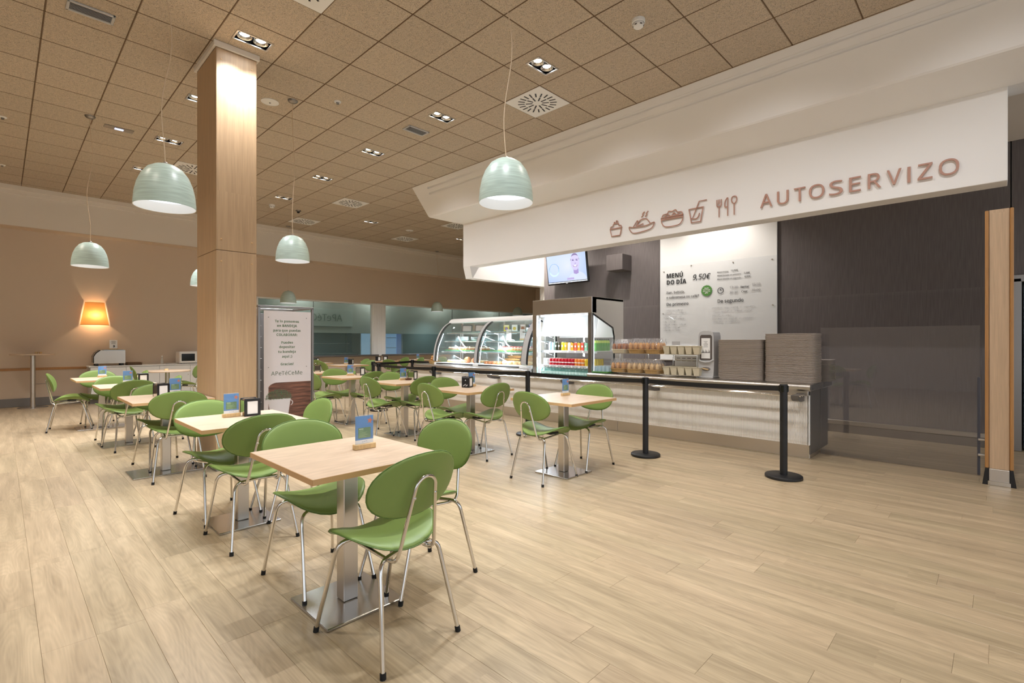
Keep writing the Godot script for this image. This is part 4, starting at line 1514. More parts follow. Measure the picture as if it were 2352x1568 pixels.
func row_of(called: String, first: Node3D, spots: Array, label: String, category: String, group: String, spin := 0.0) -> void:
	# alike things in rows: each label tells the place in its pile, or in its row counted from the left
	first.name = numbered(called)
	add_child(first)
	var depths := []
	for p in spots:
		var known := false
		for d in depths:
			known = known or absf(d - p.x) < 0.018
		if not known:
			depths.append(p.x)
	depths.sort()
	for i in spots.size():
		var p: Vector3 = spots[i]
		var row := 0
		for k in depths.size():
			if absf(depths[k] - p.x) < 0.018:
				row = k
		var left := 1
		var below := 1
		for q in spots:
			if absf(q.x - p.x) < 0.018:
				if absf(q.z - p.z) < 0.004 and q.y < p.y - 0.001:
					below += 1
				elif q.z < p.z - 0.004:
					left += 1
		var one := label
		if spots.size() > 1:
			if absf(spots[0].x - spots[-1].x) < 0.01 and absf(spots[0].z - spots[-1].z) < 0.01:
				one = "%s, %s from the bottom" % [label, ordinal(below)]
			else:
				one = "%s, %s from left" % [label, ordinal(left)]
				if depths.size() > 1:
					one += ", %s row" % (["front", "second", "third", "fourth", "fifth", "sixth", "seventh", "eighth", "ninth"][mini(row, 8)])
		var o := first
		if i > 0:
			o = dup(first, p, rng.randf_range(-spin, spin), one, group)
		else:
			first.position = p
		tag(o, one, category, group)

func fill_vitrine(z0: float, zm: float, z1: float) -> void:
	# lower deck: loaves, croissants, baguettes
	var loaf := Node3D.new()
	part(loaf, "crust", blob(Vector3(0, 0.05, 0), Vector3(0.06, 0.062, 0.10), 3, 0.05), M.bread_dark)
	part(loaf, "top_glaze", blob(Vector3(0, 0.062, 0), Vector3(0.05, 0.056, 0.088), 4, 0.05), mat(rgb(196, 122, 52), 0.3))
	row_of("loaf", loaf, [Vector3(6.50, 0.90, -7.55), Vector3(6.50, 0.90, -7.32)], "browned loaf on the pastry case's lower deck", "bread", "loaves on the lower deck", 20)
	var cro := Node3D.new()
	var pts := []
	var body := mb()
	for i in 7:
		var t := PI * (0.12 + 0.76 * i / 6.0)
		var rr := 0.018 + 0.018 * sin(PI * i / 6.0)
		body.ball(Vector3(0.03 - 0.05 * sin(t), 0.022 + rr * 0.4, 0.07 * cos(t)), Vector3(rr, rr * 0.9, rr * 0.75), Basis(Vector3.UP, -t), 8, 5)
	part(cro, "pastry", body, M.bread_pale)
	var sp := []
	for i in 9:
		sp.append(Vector3(6.42 + 0.14 * (i % 2), 0.90, -6.42 + 0.07 * i))
	row_of("croissant", cro, sp, "pale croissant on the pastry case's lower deck", "pastry", "croissants on the lower deck", 15)
	var bag := Node3D.new()
	part(bag, "crust", blob(Vector3(0, 0.03, 0), Vector3(0.035, 0.032, 0.21), 9, 0.03), M.bread)
	var sc := mb()
	for i in 5:
		sc.box(Vector3(0, 0.0605, -0.12 + 0.06 * i), Vector3(0.03, 0.004, 0.008), 0.001, Basis(Vector3.UP, 0.7))
	part(bag, "score_marks", sc, M.cream)
	sp = []
	for i in 6:
		sp.append(Vector3(6.66 + 0.08 * (i % 3), 0.90 + 0.05 * (i % 3), -6.55 + 0.44 * (i / 3)))
	row_of("baguette", bag, sp, "baguette on the pastry case's lower deck", "bread", "baguettes on the lower deck", 3)
	var roll := Node3D.new()
	part(roll, "coil", mb().lathe([Vector2(0, 0.05), Vector2(0.018, 0.052), Vector2(0.022, 0.044), Vector2(0.028, 0.05), Vector2(0.036, 0.048), Vector2(0.045, 0.03), Vector2(0.043, 0.0)], 16), M.bread_dark)
	part(roll, "filling", mb().lathe([Vector2(0, 0.054), Vector2(0.014, 0.053), Vector2(0.017, 0.046)], 12), M.cream)
	sp = []
	for i in 8:
		sp.append(Vector3(6.40 + 0.10 * (i % 2), 0.90, -6.90 + 0.055 * i))
	row_of("cinnamon_roll", roll, sp, "brown coiled pastry in the pastry case", "pastry", "coiled pastries on the lower deck")
	var mound := Node3D.new()
	part(mound, "pastry", blob(Vector3(0, 0.02, 0), Vector3(0.04, 0.028, 0.05), 12), M.bread_pale)
	part(mound, "sugar", blob(Vector3(0, 0.036, 0), Vector3(0.03, 0.016, 0.038), 13), M.cream)
	sp = []
	for i in 10:
		sp.append(Vector3(6.40 + 0.11 * (i % 2), 0.90, -8.02 + 0.042 * i))
	for i in 8:
		sp.append(Vector3(6.72, 0.90, -7.86 + 0.09 * i))
	row_of("sugared_bun", mound, sp, "small sugared bun on the pastry case deck", "pastry", "sugared buns on the lower deck", 30)
	# tray shelf: green trays of small cream pastries
	for s in [[z0 + 0.10, zm - 0.07, "left"], [zm + 0.30, z1 - 0.14, "right"]]:
		var w: float = s[1] - s[0]
		var t := thing("pastry_tray", "green tray of small cream pastries on the %s half of the pastry case" % s[2], "tray", Vector3(6.64, 1.132, (s[0] + s[1]) / 2))
		part(t, "tray_floor", bx(Vector3(0, 0.004, 0), Vector3(0.40, 0.006, w), 0.002), M.tray_green)
		var rimm := mb()
		for q in [-1.0, 1.0]:
			rimm.box(Vector3(q * 0.2, 0.012, 0), Vector3(0.01, 0.022, w), 0.003)
			rimm.box(Vector3(0, 0.012, q * w / 2), Vector3(0.40, 0.022, 0.01), 0.003)
		part(t, "tray_rim", rimm, M.tray_green)
		var eclair := Node3D.new()
		part(eclair, "choux", blob(Vector3(0, 0.022, 0), Vector3(0.058, 0.026, 0.036), 21, 0.12), M.bread_dark if s[2] == "left" else M.bread)
		part(eclair, "cream", blob(Vector3(0, 0.052, 0), Vector3(0.042, 0.026, 0.022), 22, 0.28), M.cream)
		part(eclair, "icing", blob(Vector3(0.0, 0.076, 0.004), Vector3(0.022, 0.013, 0.015), 23, 0.2), M.choc if s[2] == "left" else mat(rgb(196, 60, 50), 0.35))
		sp = []
		var n := 10
		for i in n * 2:
			sp.append(Vector3(6.53 + 0.14 * (i / n), 1.14, s[0] + 0.06 + (w - 0.12) * (i % n) / (n - 1.0)))
		row_of("cream_pastry", eclair, sp, "cream topped pastry on the %s green tray" % s[2], "pastry", "cream pastries on the %s green tray" % s[2], 12)
	# plates and cards
	var plate := mb().lathe([Vector2(0, 0.003), Vector2(0.06, 0.003), Vector2(0.105, 0.016), Vector2(0.108, 0.014), Vector2(0.062, 0), Vector2(0, 0)], 24)
	var stacks := [[-7.88, 6, "left"], [-7.50, 5, "second"], [-6.72, 9, "tallest"]]
	for a in stacks:
		var p := Node3D.new()
		part(p, "dish", plate, M.porcelain)
		sp = []
		for i in a[1]:
			sp.append(Vector3(6.68, 1.341 + 0.0125 * i, a[0]))
		row_of("plate", p, sp, "white plate in the %s stack in the pastry case" % a[2], "plate", "white plates in the %s stack" % a[2])
	for z in [-6.42, -6.08]:
		var c := thing("price_card", "white price card in a wood block %s in the pastry case" % ("left of the other" if z < -6.2 else "right of the other"), "price card", Vector3(6.52, 1.341, z), -45.0)
		part(c, "wood_block", bx(Vector3(0, 0.016, 0), Vector3(0.10, 0.032, 0.03), 0.002), M.block)
		part(c, "card", bx(Vector3(0, 0.115, 0), Vector3(0.09, 0.17, 0.004), 0.001), M.paper)
		for i in 3:
			part(c, "print_line", bx(Vector3(0, 0.16 - 0.03 * i, 0.0025), Vector3(0.06, 0.006, 0.001)), M.ink_faint)
	# boxes of tea on the top shelf, frames on the left
	var bc := [[rgb(232, 214, 70), rgb(150, 120, 160), "yellow and white"], [rgb(236, 236, 232), rgb(214, 190, 90), "white and gold"], [rgb(206, 190, 172), rgb(150, 92, 56), "tan"], [rgb(40, 70, 160), rgb(170, 60, 40), "blue and red"]]
	for i in 4:
		var b := thing("tea_box", "%s carton standing on the top shelf of the pastry case" % bc[i][2], "carton", Vector3(6.66, 1.511, -6.62 + 0.215 * i), -50.0 - 6 * i)
		part(b, "carton", bx(Vector3(0, 0.06, 0), Vector3(0.10, 0.12, 0.05), 0.002), mat(bc[i][0], 0.5))
		part(b, "label_disc", mb().lathe([Vector2(0, 0.0015), Vector2(0.032, 0.0015), Vector2(0.032, 0)], 16, Vector3(0, 0.05, 0.025), Basis(Vector3(1, 0, 0), Vector3(0, 0, 1), Vector3(0, 1, 0))), mat(bc[i][1], 0.5))
		part(b, "title_band", bx(Vector3(0, 0.102, 0.0255), Vector3(0.085, 0.018, 0.001)), M.white)
	for i in 2:
		var b := thing("picture_stand", "%s grey slanted stand on the top left shelf of the pastry case" % ["left", "right"][i], "stand", Vector3(6.70, 1.511, -7.80 + 0.40 * i), -60.0)
		part(b, "board", mb().box(Vector3(0, 0.075, 0), Vector3(0.22, 0.15, 0.012), 0.003, Basis(Vector3.RIGHT, -0.25)), M.grey_end)
		part(b, "frame", mb().box(Vector3(0, 0.075, 0.006), Vector3(0.18, 0.11, 0.010), 0.002, Basis(Vector3.RIGHT, -0.25)), M.steel)
	# basket of pastries past the left end
	var bk := thing("pastry_basket", "basket of pastries on the counter left of the pastry case", "basket", Vector3(6.52, 0.846, -8.66))
	part(bk, "basket", mb().lathe([Vector2(0.10, 0), Vector2(0.13, 0.06), Vector2(0.137, 0.062), Vector2(0.108, 0.0), Vector2(0, 0.0)], 20), M.wicker)
	var bun := Node3D.new()
	part(bun, "crust", blob(Vector3(0, 0, 0), Vector3(0.045, 0.032, 0.04), 31), M.bread)
	sp = []
	bun.name = numbered("bun")
	add_child(bun)
	for i in 9:
		var p := Vector3(6.52 + 0.055 * cos(i * 2.1) * (1.0 if i < 6 else 0.4), 0.895 + 0.045 * (i / 3), -8.66 + 0.055 * sin(i * 2.1))
		var lb: String = "golden bun in the basket left of the pastry case, %s of its %s layer" % [["left one", "middle one", "right one"][[i * 2 % 3, i % 3, (i + 1) % 3][i / 3]], ["bottom", "middle", "top"][i / 3]]
		if i == 0:
			bun.position = p
			tag(bun, lb, "bread", "buns in the basket left of the case")
		else:
			dup(bun, p, 40.0 * i, lb, "buns in the basket left of the case")

func bottle_shape(r: float, h: float, neck: float) -> MB:
	return mb().lathe([Vector2(0, 0.002), Vector2(r * 0.9, 0), Vector2(r, 0.01), Vector2(r, h * 0.35), Vector2(r * 0.94, h * 0.4), Vector2(r, h * 0.45), Vector2(r, h * 0.62), Vector2(r * 0.75, h * 0.76), Vector2(neck, h * 0.88), Vector2(neck, h * 0.94)], 14)

func build_fridge() -> void:
	var o := thing("drinks_fridge", "open stainless drinks fridge with lit white shelves", "fridge")
	var z0 := -5.64
	var z1 := -4.42
	var zc := (z0 + z1) / 2
	part(o, "header", bx(Vector3(6.36, 1.885, zc), Vector3(0.12, 0.25, z1 - z0), 0.006), M.steel)
	part(o, "roof", bx(Vector3(6.75, 1.99, zc), Vector3(0.88, 0.04, z1 - z0), 0.004), M.steel)
	var sp := PackedVector2Array([Vector2(6.31, 2.008), Vector2(7.19, 2.008), Vector2(7.19, 0.85), Vector2(6.935, 0.85), Vector2(6.935, 1.39), Vector2(6.895, 1.545), Vector2(6.34, 1.755), Vector2(6.31, 1.755)])
	for z in [z0, z1 - 0.02]:
		part(o, "side_panel", mb().prism(sp, z, z + 0.02), M.steel)
		part(o, "side_glass", mb().prism(PackedVector2Array([Vector2(6.33, 0.85), Vector2(6.935, 0.85), Vector2(6.935, 1.39), Vector2(6.895, 1.545), Vector2(6.34, 1.755), Vector2(6.33, 1.755)]), z + 0.008, z + 0.012), M.glass)
		part(o, "side_frame", mb().tube([Vector3(6.345, 1.745, z + 0.01), Vector3(6.88, 1.545, z + 0.01), Vector3(6.925, 1.40, z + 0.01), Vector3(6.925, 0.86, z + 0.01)], 0.014, 6), M.black_gloss)
	part(o, "front_post", bx(Vector3(6.33, 1.23, z0 + 0.045), Vector3(0.06, 1.06, 0.09), 0.005), M.steel)
	part(o, "front_post", bx(Vector3(6.33, 1.30, z1 - 0.045), Vector3(0.06, 0.92, 0.07), 0.005), M.steel_dark)
	part(o, "night_blind", mb().box(Vector3(6.50, 1.585, zc), Vector3(0.012, 0.36, z1 - z0 - 0.1), 0.002, Basis(Vector3(0, 0, 1), -0.2)), M.white)
	part(o, "back_wall", bx(Vector3(7.0, 1.585, zc), Vector3(0.02, 0.40, z1 - z0 - 0.06)), M.white)
	part(o, "back_glass", bx(Vector3(7.0, 1.06, zc), Vector3(0.008, 0.66, z1 - z0 - 0.06)), M.glass)
	part(o, "light_strip", bx(Vector3(6.44, 1.745, zc), Vector3(0.03, 0.015, z1 - z0 - 0.14), 0.004), M.led)
	area(Vector3(6.44, 1.73, zc), Vector3(0.25, -1, 0), z1 - z0 - 0.15, 0.05, Color(0.93, 0.97, 1.0), FRIDGE_E)
	part(o, "light_tube", bx(Vector3(6.375, 1.25, z0 + 0.105), Vector3(0.02, 0.92, 0.018), 0.004), M.led)
	area(Vector3(6.39, 1.25, z0 + 0.118), Vector3(0.35, 0, 1), 0.03, 0.9, Color(0.93, 0.97, 1.0), FRIDGE_E * 0.6)
	part(o, "light_tube", bx(Vector3(6.40, 1.25, z1 - 0.04), Vector3(0.02, 0.92, 0.014), 0.004), M.led)
	var ys := [1.165, 0.925]
	var fx := [6.50, 6.40]
	for k in 2:
		var s := part(o, "shelf", bx(Vector3((fx[k] + 6.98) / 2, ys[k], zc), Vector3(6.98 - fx[k], 0.012, z1 - z0 - 0.06), 0.002), M.white)
		part(s, "price_rail", bx(Vector3(fx[k] - 0.006, ys[k] - 0.012, zc), Vector3(0.012, 0.042, z1 - z0 - 0.08), 0.003), M.grey_plastic)
		for q in 7:
			part(s, "price_tag", bx(Vector3(fx[k] - 0.0135, ys[k] - 0.012, z0 + 0.16 + 0.15 * q), Vector3(0.002, 0.022, 0.03)), M.paper)
	# bottles of water on the fridge floor
	var wb := Node3D.new()
	part(wb, "bottle", bottle_shape(0.033, 0.205, 0.012), pane(Color(0.45, 0.80, 0.74), 0.16, 0.05))
	part(wb, "cap", mb().lathe([Vector2(0.0135, 0.19), Vector2(0.0135, 0.208), Vector2(0, 0.209)], 10), mat(rgb(30, 110, 96), 0.4))
	part(wb, "label", mb().lathe([Vector2(0.0336, 0.09), Vector2(0.0336, 0.13)], 14), mat(rgb(200, 226, 220), 0.4))
	var spots := []
	for i in 45:
		spots.append(Vector3(6.40 + 0.11 * (i / 15), 0.701, z0 + 0.14 + 0.066 * (i % 15)))
	row_of("water_bottle", wb, spots, "clear water bottle on the fridge floor", "bottle", "water bottles on the fridge floor", 40)
	# cans on the middle shelf, each kind a block of its own
	var can := mb().lathe([Vector2(0, 0.002), Vector2(0.022, 0), Vector2(0.029, 0.012), Vector2(0.029, 0.097), Vector2(0.023, 0.108)], 14).mesh()
	var lid := mb().lathe([Vector2(0.023, 0.108), Vector2(0.021, 0.109), Vector2(0.020, 0.106), Vector2(0, 0.106)], 12).mesh()
	var kinds := [[0, 2, rgb(214, 222, 222), "pale silver"], [2, 10, rgb(186, 26, 40), "red"], [10, 13, rgb(232, 140, 60), "orange and white"], [13, 15, rgb(236, 206, 70), "yellow"]]
	for kd in kinds:
		var c := Node3D.new()
		part(c, "can_body", can, mat(kd[2], 0.3, 0.3))
		part(c, "can_lid", lid, M.steel)
		if kd[3] != "yellow":
			part(c, "can_band", mb().lathe([Vector2(0.0293, 0.040), Vector2(0.0293, 0.055)], 14), M.white)
		spots = []
		for col in range(kd[0], kd[1]):
			for row in 6:
				spots.append(Vector3(6.44 + 0.066 * row, 0.932, z0 + 0.165 + 0.0655 * col))
		row_of("drink_can", c, spots, "%s can on the middle fridge shelf" % kd[3], "can", "%s cans on the middle fridge shelf" % kd[3], 60)
	# juices and slim cans on the upper shelf
	var cols := [rgb(150, 176, 226), rgb(190, 222, 216), rgb(48, 54, 30), rgb(60, 50, 24), rgb(232, 214, 40), rgb(206, 168, 60), rgb(226, 226, 222), rgb(236, 160, 50), rgb(226, 110, 80), rgb(238, 176, 60), rgb(226, 96, 84), rgb(150, 206, 180), rgb(70, 176, 110), rgb(236, 120, 90)]
	var cn := ["pale blue", "pale green", "black and lime", "black and amber", "bright yellow", "mustard", "white", "orange", "coral", "golden", "salmon red", "mint", "emerald", "tall coral"]
	for i in cols.size():
		var c := Node3D.new()
		var h: float = 0.135 if i < 6 else (0.125 if i < 13 else 0.155)
		part(c, "pack", mb().lathe([Vector2(0, 0.002), Vector2(0.026, 0), Vector2(0.029, 0.01), Vector2(0.029, h - 0.012), Vector2(0.022, h)], 12) if i < 7 else bx(Vector3(0, h / 2, 0), Vector3(0.05, h, 0.056), 0.003), mat(cols[i], 0.35))
		part(c, "band", bx(Vector3(-0.0265, h * 0.55, 0), Vector3(0.006, 0.03, 0.03), 0.002), M.white)
		part(c, "cap", mb().lathe([Vector2(0.012, h - 0.004), Vector2(0.012, h + 0.010), Vector2(0, h + 0.010)], 10), M.black if i % 2 else M.white)
		spots = [Vector3(6.545, 1.171, z0 + 0.19 + 0.0685 * i), Vector3(6.625, 1.171, z0 + 0.19 + 0.0685 * i), Vector3(6.705, 1.171, z0 + 0.19 + 0.0685 * i)]
		row_of("juice_pack", c, spots, "%s drink on the upper fridge shelf" % cn[i], "drink", "%s drinks on the upper fridge shelf" % cn[i])
	var gb := Node3D.new()
	part(gb, "bottle", bottle_shape(0.026, 0.185, 0.011), mat(rgb(86, 176, 40), 0.25))
	part(gb, "label", mb().lathe([Vector2(0.0268, 0.125), Vector2(0.016, 0.165)], 12), mat(rgb(196, 220, 90), 0.4))
	part(gb, "cap", mb().lathe([Vector2(0.0125, 0.17), Vector2(0.0125, 0.188), Vector2(0, 0.189)], 10), M.black)
	spots = []
	for i in 7:
		spots.append(Vector3(6.48 + 0.06 * i, 1.171, z1 - 0.062))
	row_of("green_bottle", gb, spots, "lime green bottle by the fridge's side glass", "bottle", "lime green bottles by the side glass")

func build_worktop_things() -> void:
	# tumblers on a green tray
	var t := thing("glass_tray", "green tray of upturned tumblers left of the bread rack", "tray", Vector3(6.42, 0.846, -4.26))
	part(t, "tray_floor", bx(Vector3(0, 0.006, 0), Vector3(0.30, 0.010, 0.27), 0.004), M.tray_green)
	var rm := mb()
	for q in [-1.0, 1.0]:
		rm.box(Vector3(q * 0.15, 0.014, 0), Vector3(0.012, 0.022, 0.28), 0.004)
		rm.box(Vector3(0, 0.014, q * 0.135), Vector3(0.30, 0.022, 0.012), 0.004)
	part(t, "tray_rim", rm, M.tray_green)
	var g := Node3D.new()
	part(g, "tumbler", mb().lathe([Vector2(0.032, 0), Vector2(0.026, 0.095), Vector2(0, 0.096), Vector2(0.0, 0.090), Vector2(0.0235, 0.088), Vector2(0.030, 0.0)], 16), pane(Color(0.80, 0.90, 0.94), 0.22, 0.03))
	var spots := []
	for i in 12:
		spots.append(Vector3(6.32 + 0.075 * (i / 4), 0.858, -4.36 + 0.068 * (i % 4)))
	row_of("tumbler", g, spots, "upturned tumbler on the green tray", "glass", "tumblers on the green tray")
	# wire rack of two tiers
	var r := thing("wire_rack", "two-tier chrome wire rack carrying bread baskets on the counter", "rack", Vector3(6.50, 0.846, -3.47))
	for lv in [0.018, 0.300]:
		for x in [-0.13, 0.0, 0.13]:
			part(r, "shelf_wire", mb().tube([Vector3(x, lv, -0.70), Vector3(x, lv, 0.68)], 0.004, 6), M.chrome)
		var cross := mb()
		for i in 12:
			cross.tube([Vector3(-0.14, lv, -0.68 + 0.122 * i), Vector3(0.14, lv, -0.68 + 0.122 * i)], 0.003, 5)
		part(r, "cross_wires", cross, M.chrome)
	for z in [-0.66, -0.18, 0.20, 0.66]:
		part(r, "upright", mb().tube([Vector3(0.13, 0.0, z), Vector3(0.13, 0.34, z)], 0.006, 6), M.chrome)
	for z in [-0.42, 0.01, 0.43]:
		part(r, "back_loop", mb().tube([Vector3(0.13, 0.285, z - 0.2), Vector3(0.13, 0.22, z - 0.19), Vector3(0.13, 0.21, z - 0.18), Vector3(0.13, 0.21, z + 0.18), Vector3(0.13, 0.22, z + 0.19), Vector3(0.13, 0.285, z + 0.2)], 0.004, 6), M.chrome)
	part(r, "end_upright", mb().tube([Vector3(-0.13, 0.0, 0.66), Vector3(-0.13, 0.32, 0.66)], 0.005, 6), M.chrome)
	# baskets
	var tone := [M.wicker_pale, M.wicker, M.wicker]
	var nm := ["left", "middle", "right"]
	var rolls := [[M.bread_dark, M.bread, M.bread], [M.bread, M.bread_pale, M.bread_pale]]
	for lv in 2:
		for k in 3:
			var y: float = 0.846 + ([0.305, 0.023][lv])
			var z: float = -4.02 + 0.275 * k + (0.02 if lv == 0 else 0.0)
			var b := thing("bread_basket", "%s woven basket on the %s tier full of bagged bread" % [nm[k], ["upper", "lower"][lv]], "basket", Vector3(6.47, y, z))
			part(b, "basket", basket_shape(0.125, 0.115, 0.142, 0.130, 0.052), tone[k] if lv == 0 else M.wicker)
			part(b, "rim_braid", mb().tube(ring_points(0.142, 0.130, 0.052), 0.006, 6, false), tone[k] if lv == 0 else M.wicker)
			var bag := Node3D.new()
			var rl := part(bag, "bread", blob(Vector3(0, 0.068, 0), Vector3(0.030, 0.062, 0.026), 50 + k + 3 * lv, 0.10), rolls[lv][k])
			part(bag, "film", film_shape(60 + k), M.film)
			var sp := []
			for i in 9:
				sp.append(Vector3(6.47 - 0.075 + 0.075 * (i / 3), y + 0.012 + (0.012 if lv == 0 and k > 0 else 0.0), z - 0.085 + 0.085 * (i % 3)))
			row_of("bagged_bread", bag, sp, "bagged roll in the %s basket, %s tier" % [nm[k], ["upper", "lower"][lv]], "bread", "bagged rolls in the %s basket, %s tier" % [nm[k], ["upper", "lower"][lv]], 70)
		var nb := 5
		for k in nb:
			var y: float = 0.846 + ([0.305, 0.023][lv])
			var z: float = -3.225 + 0.1045 * k
			var pos: String = ["first", "second", "third", "fourth", "fifth"][k]
			var b := thing("cutlery_basket", "%s small pale square basket from the left on the %s tier" % [pos, ["upper", "lower"][lv]], "basket", Vector3(6.45, y, z), 0.0, "small square baskets on the wire rack")
			part(b, "basket", square_basket(0.066, 0.098, 0.105), M.wicker_pale)
			part(b, "rim_braid", mb().tube([Vector3(-0.12, 0.105, -0.05), Vector3(0.12, 0.105, -0.05), Vector3(0.12, 0.105, 0.05), Vector3(-0.12, 0.105, 0.05), Vector3(-0.12, 0.105, -0.05)], 0.0045, 5), M.wicker_pale)
			if lv == 0 and k < 4:
				var sc := Node3D.new()
				part(sc, "sachet", mb().box(Vector3(0, 0, 0), Vector3(0.05, 0.004, 0.03), 0.001, Basis(Vector3(0, 0, 1), 0.4)), M.white if k % 2 else M.grey_plastic)
				var sp := []
				for i in 6:
					sp.append(Vector3(6.40 + 0.028 * i, y + 0.098 + 0.005 * (i % 2), z + 0.014 * ((i % 3) - 1)))
				row_of("sachet", sc, sp, "sachet in the %s upper square basket" % pos, "sachet", "sachets in the %s upper basket" % pos, 80)
	var sg := thing("price_sign", "small white label standing behind the left upper bread basket", "label", Vector3(6.62, 0.846, -4.05))
	part(sg, "stem", mb().tube([Vector3(0, 0.30, 0), Vector3(0, 0.46, 0)], 0.003, 5), M.steel)
	part(sg, "sheet", bx(Vector3(0, 0.48, 0), Vector3(0.003, 0.06, 0.11)), M.paper)
	part(sg, "print_line", bx(Vector3(-0.002, 0.472, 0.01), Vector3(0.001, 0.01, 0.06)), M.ink_soft)
	var sg2 := thing("price_sign", "small white label standing behind the right upper bread basket", "label", Vector3(6.62, 0.846, -3.22))
	part(sg2, "stem", mb().tube([Vector3(0, 0.30, 0), Vector3(0, 0.43, 0)], 0.003, 5), M.steel)
	part(sg2, "sheet", bx(Vector3(0, 0.45, 0), Vector3(0.003, 0.05, 0.12)), M.grey_plastic)
	var nt := thing("counter_notice", "white printed notice standing behind the wire rack", "notice", Vector3(6.68, 0.846, -3.02))
	part(nt, "sheet", bx(Vector3(0, 0.15, 0), Vector3(0.004, 0.28, 0.50), 0.001), M.paper)
	for i in 2:
		for w in 6:
			part(nt, "print_line", bx(Vector3(-0.003, 0.24 - 0.035 * i, -0.19 + 0.076 * w), Vector3(0.001, 0.008, 0.05)), M.ink_soft)
	# paper napkin tower
	var d := thing("napkin_tower", "tall grey napkin dispenser with a white card on the counter", "napkin dispenser", Vector3(6.52, 0.846, -2.71), -90.0)
	var shell := PackedVector2Array([Vector2(-0.095, 0), Vector2(0.095, 0), Vector2(0.105, 0.22), Vector2(0.10, 0.55), Vector2(0.085, 0.595), Vector2(0.04, 0.612), Vector2(-0.04, 0.612), Vector2(-0.085, 0.595), Vector2(-0.10, 0.55), Vector2(-0.105, 0.22)])
	part(d, "shell", mb().prism(shell, -0.13, 0.10), M.grey_plastic)
	var fr := PackedVector2Array([Vector2(-0.078, 0.235), Vector2(0.078, 0.235), Vector2(0.078, 0.54), Vector2(0.06, 0.56), Vector2(-0.06, 0.56), Vector2(-0.078, 0.54)])
	part(d, "dark_window", mb().prism(fr, 0.098, 0.106), mat(rgb(96, 88, 84), 0.25))
	part(d, "shell_lip", mb().tube([Vector3(-0.10, 0.24, 0.10), Vector3(-0.06, 0.215, 0.115), Vector3(0, 0.205, 0.12), Vector3(0.06, 0.215, 0.115), Vector3(0.10, 0.24, 0.10)], 0.012, 8), M.grey_plastic)
	var cd := part(d, "card", bx(Vector3(0, 0.385, 0.108), Vector3(0.115, 0.265, 0.003)), M.paper)
	for i in 5:
		part(cd, "print_line", bx(Vector3(0, 0.475 - 0.018 * i, 0.1105), Vector3([0.05, 0.03, 0.06, 0.05, 0.06][i], 0.004, 0.001)), M.ink_soft)
	var tr := mb()
	for i in 11:
		tr.prism(PackedVector2Array([Vector2(-0.055 + 0.01 * i, 0.325), Vector2(-0.045 + 0.01 * i, 0.325), Vector2(-0.05 + 0.01 * i, 0.34 + 0.012 * ((i * 7) % 4))]), 0.1095, 0.1105)
	part(cd, "tree_print", tr, M.ink_soft)
	part(d, "outlet", mb().lathe([Vector2(0, 0.004), Vector2(0.052, 0.004), Vector2(0.058, 0)], 20, Vector3(0, 0.115, 0.10), Basis(Vector3(1, 0, 0), Vector3(0, 0, 1), Vector3(0, 0.45, 0))), mat(rgb(120, 116, 112), 0.3))
	part(d, "napkin_end", mb().box(Vector3(0, 0.115, 0.112), Vector3(0.07, 0.012, 0.04), 0.002, Basis(Vector3(0, 0, 1), -0.15)), M.bread_pale)
	part(d, "base_foot", bx(Vector3(0, 0.012, 0.0), Vector3(0.20, 0.024, 0.26), 0.006), M.grey_plastic)

func ring_points(a: float, b: float, y: float) -> Array:
	var out := []
	for j in 25:
		var t := TAU * j / 24.0
		var k := pow(pow(absf(cos(t)), 3.0) + pow(absf(sin(t)), 3.0), -1.0 / 3.0)
		out.append(Vector3(a * k * cos(t), y, b * k * sin(t)))
	return out

func basket_shape(a0: float, b0: float, a1: float, b1: float, h: float) -> MB:
	var rows := [ring_points(0.001, 0.001, 0.004), ring_points(a0 - 0.006, b0 - 0.006, 0.004), ring_points(a1 - 0.008, b1 - 0.008, h), ring_points(a1, b1, h), ring_points(a0, b0, 0.0), ring_points(0.001, 0.001, 0.0)]
	for r in rows:
		r.pop_back()
	var m := mb()
	for i in 5:
		m.skin([rows[i], rows[i + 1]], true, Vector3(0, 1, 0) if i == 0 or i == 2 else (Vector3(0, -1, 0) if i == 4 else Vector3.ZERO))
	return m

func square_basket(w0: float, w1: float, h: float) -> MB:
	var m := mb()
	var d0 := 0.10
	var d1 := 0.12
	for s in [-1.0, 1.0]:
		for t in [0.0, 0.004]:
			m.face(Vector3(-d0 + t, 0, s * (w0 / 2 - t)), Vector3(d0 - t, 0, s * (w0 / 2 - t)), Vector3(d1 - t, h, s * (w1 / 2 - t)), Vector3(-d1 + t, h, s * (w1 / 2 - t)), Vector3(0, 0, s if t == 0.0 else -s))
			m.face(Vector3(s * (d0 - t), 0, -w0 / 2 + t), Vector3(s * (d0 - t), 0, w0 / 2 - t), Vector3(s * (d1 - t), h, w1 / 2 - t), Vector3(s * (d1 - t), h, -w1 / 2 + t), Vector3(s if t == 0.0 else -s, 0, 0))
	m.box(Vector3(0, 0.003, 0), Vector3(d0 * 2, 0.006, w0))
	return m

func film_shape(seed_: int) -> MB:
	# a crumpled clear bag drawn up to a ruffled neck
	var rg := RandomNumberGenerator.new()
	rg.seed = seed_
	var rows := []
	var rr := [0.030, 0.040, 0.042, 0.036, 0.022, 0.034]
	var hh := [0.0, 0.03, 0.09, 0.135, 0.155, 0.185]
	for i in 6:
		var line := []
		for j in 12:
			var t := TAU * j / 12.0
			var k: float = rr[i] * (1.0 + rg.randf_range(-0.16, 0.16))
			line.append(Vector3(k * cos(t), hh[i] + rg.randf_range(-0.01, 0.012) * (0.0 if i == 0 else 1.0), k * sin(t)))
		rows.append(line)
	return mb().skin(rows)

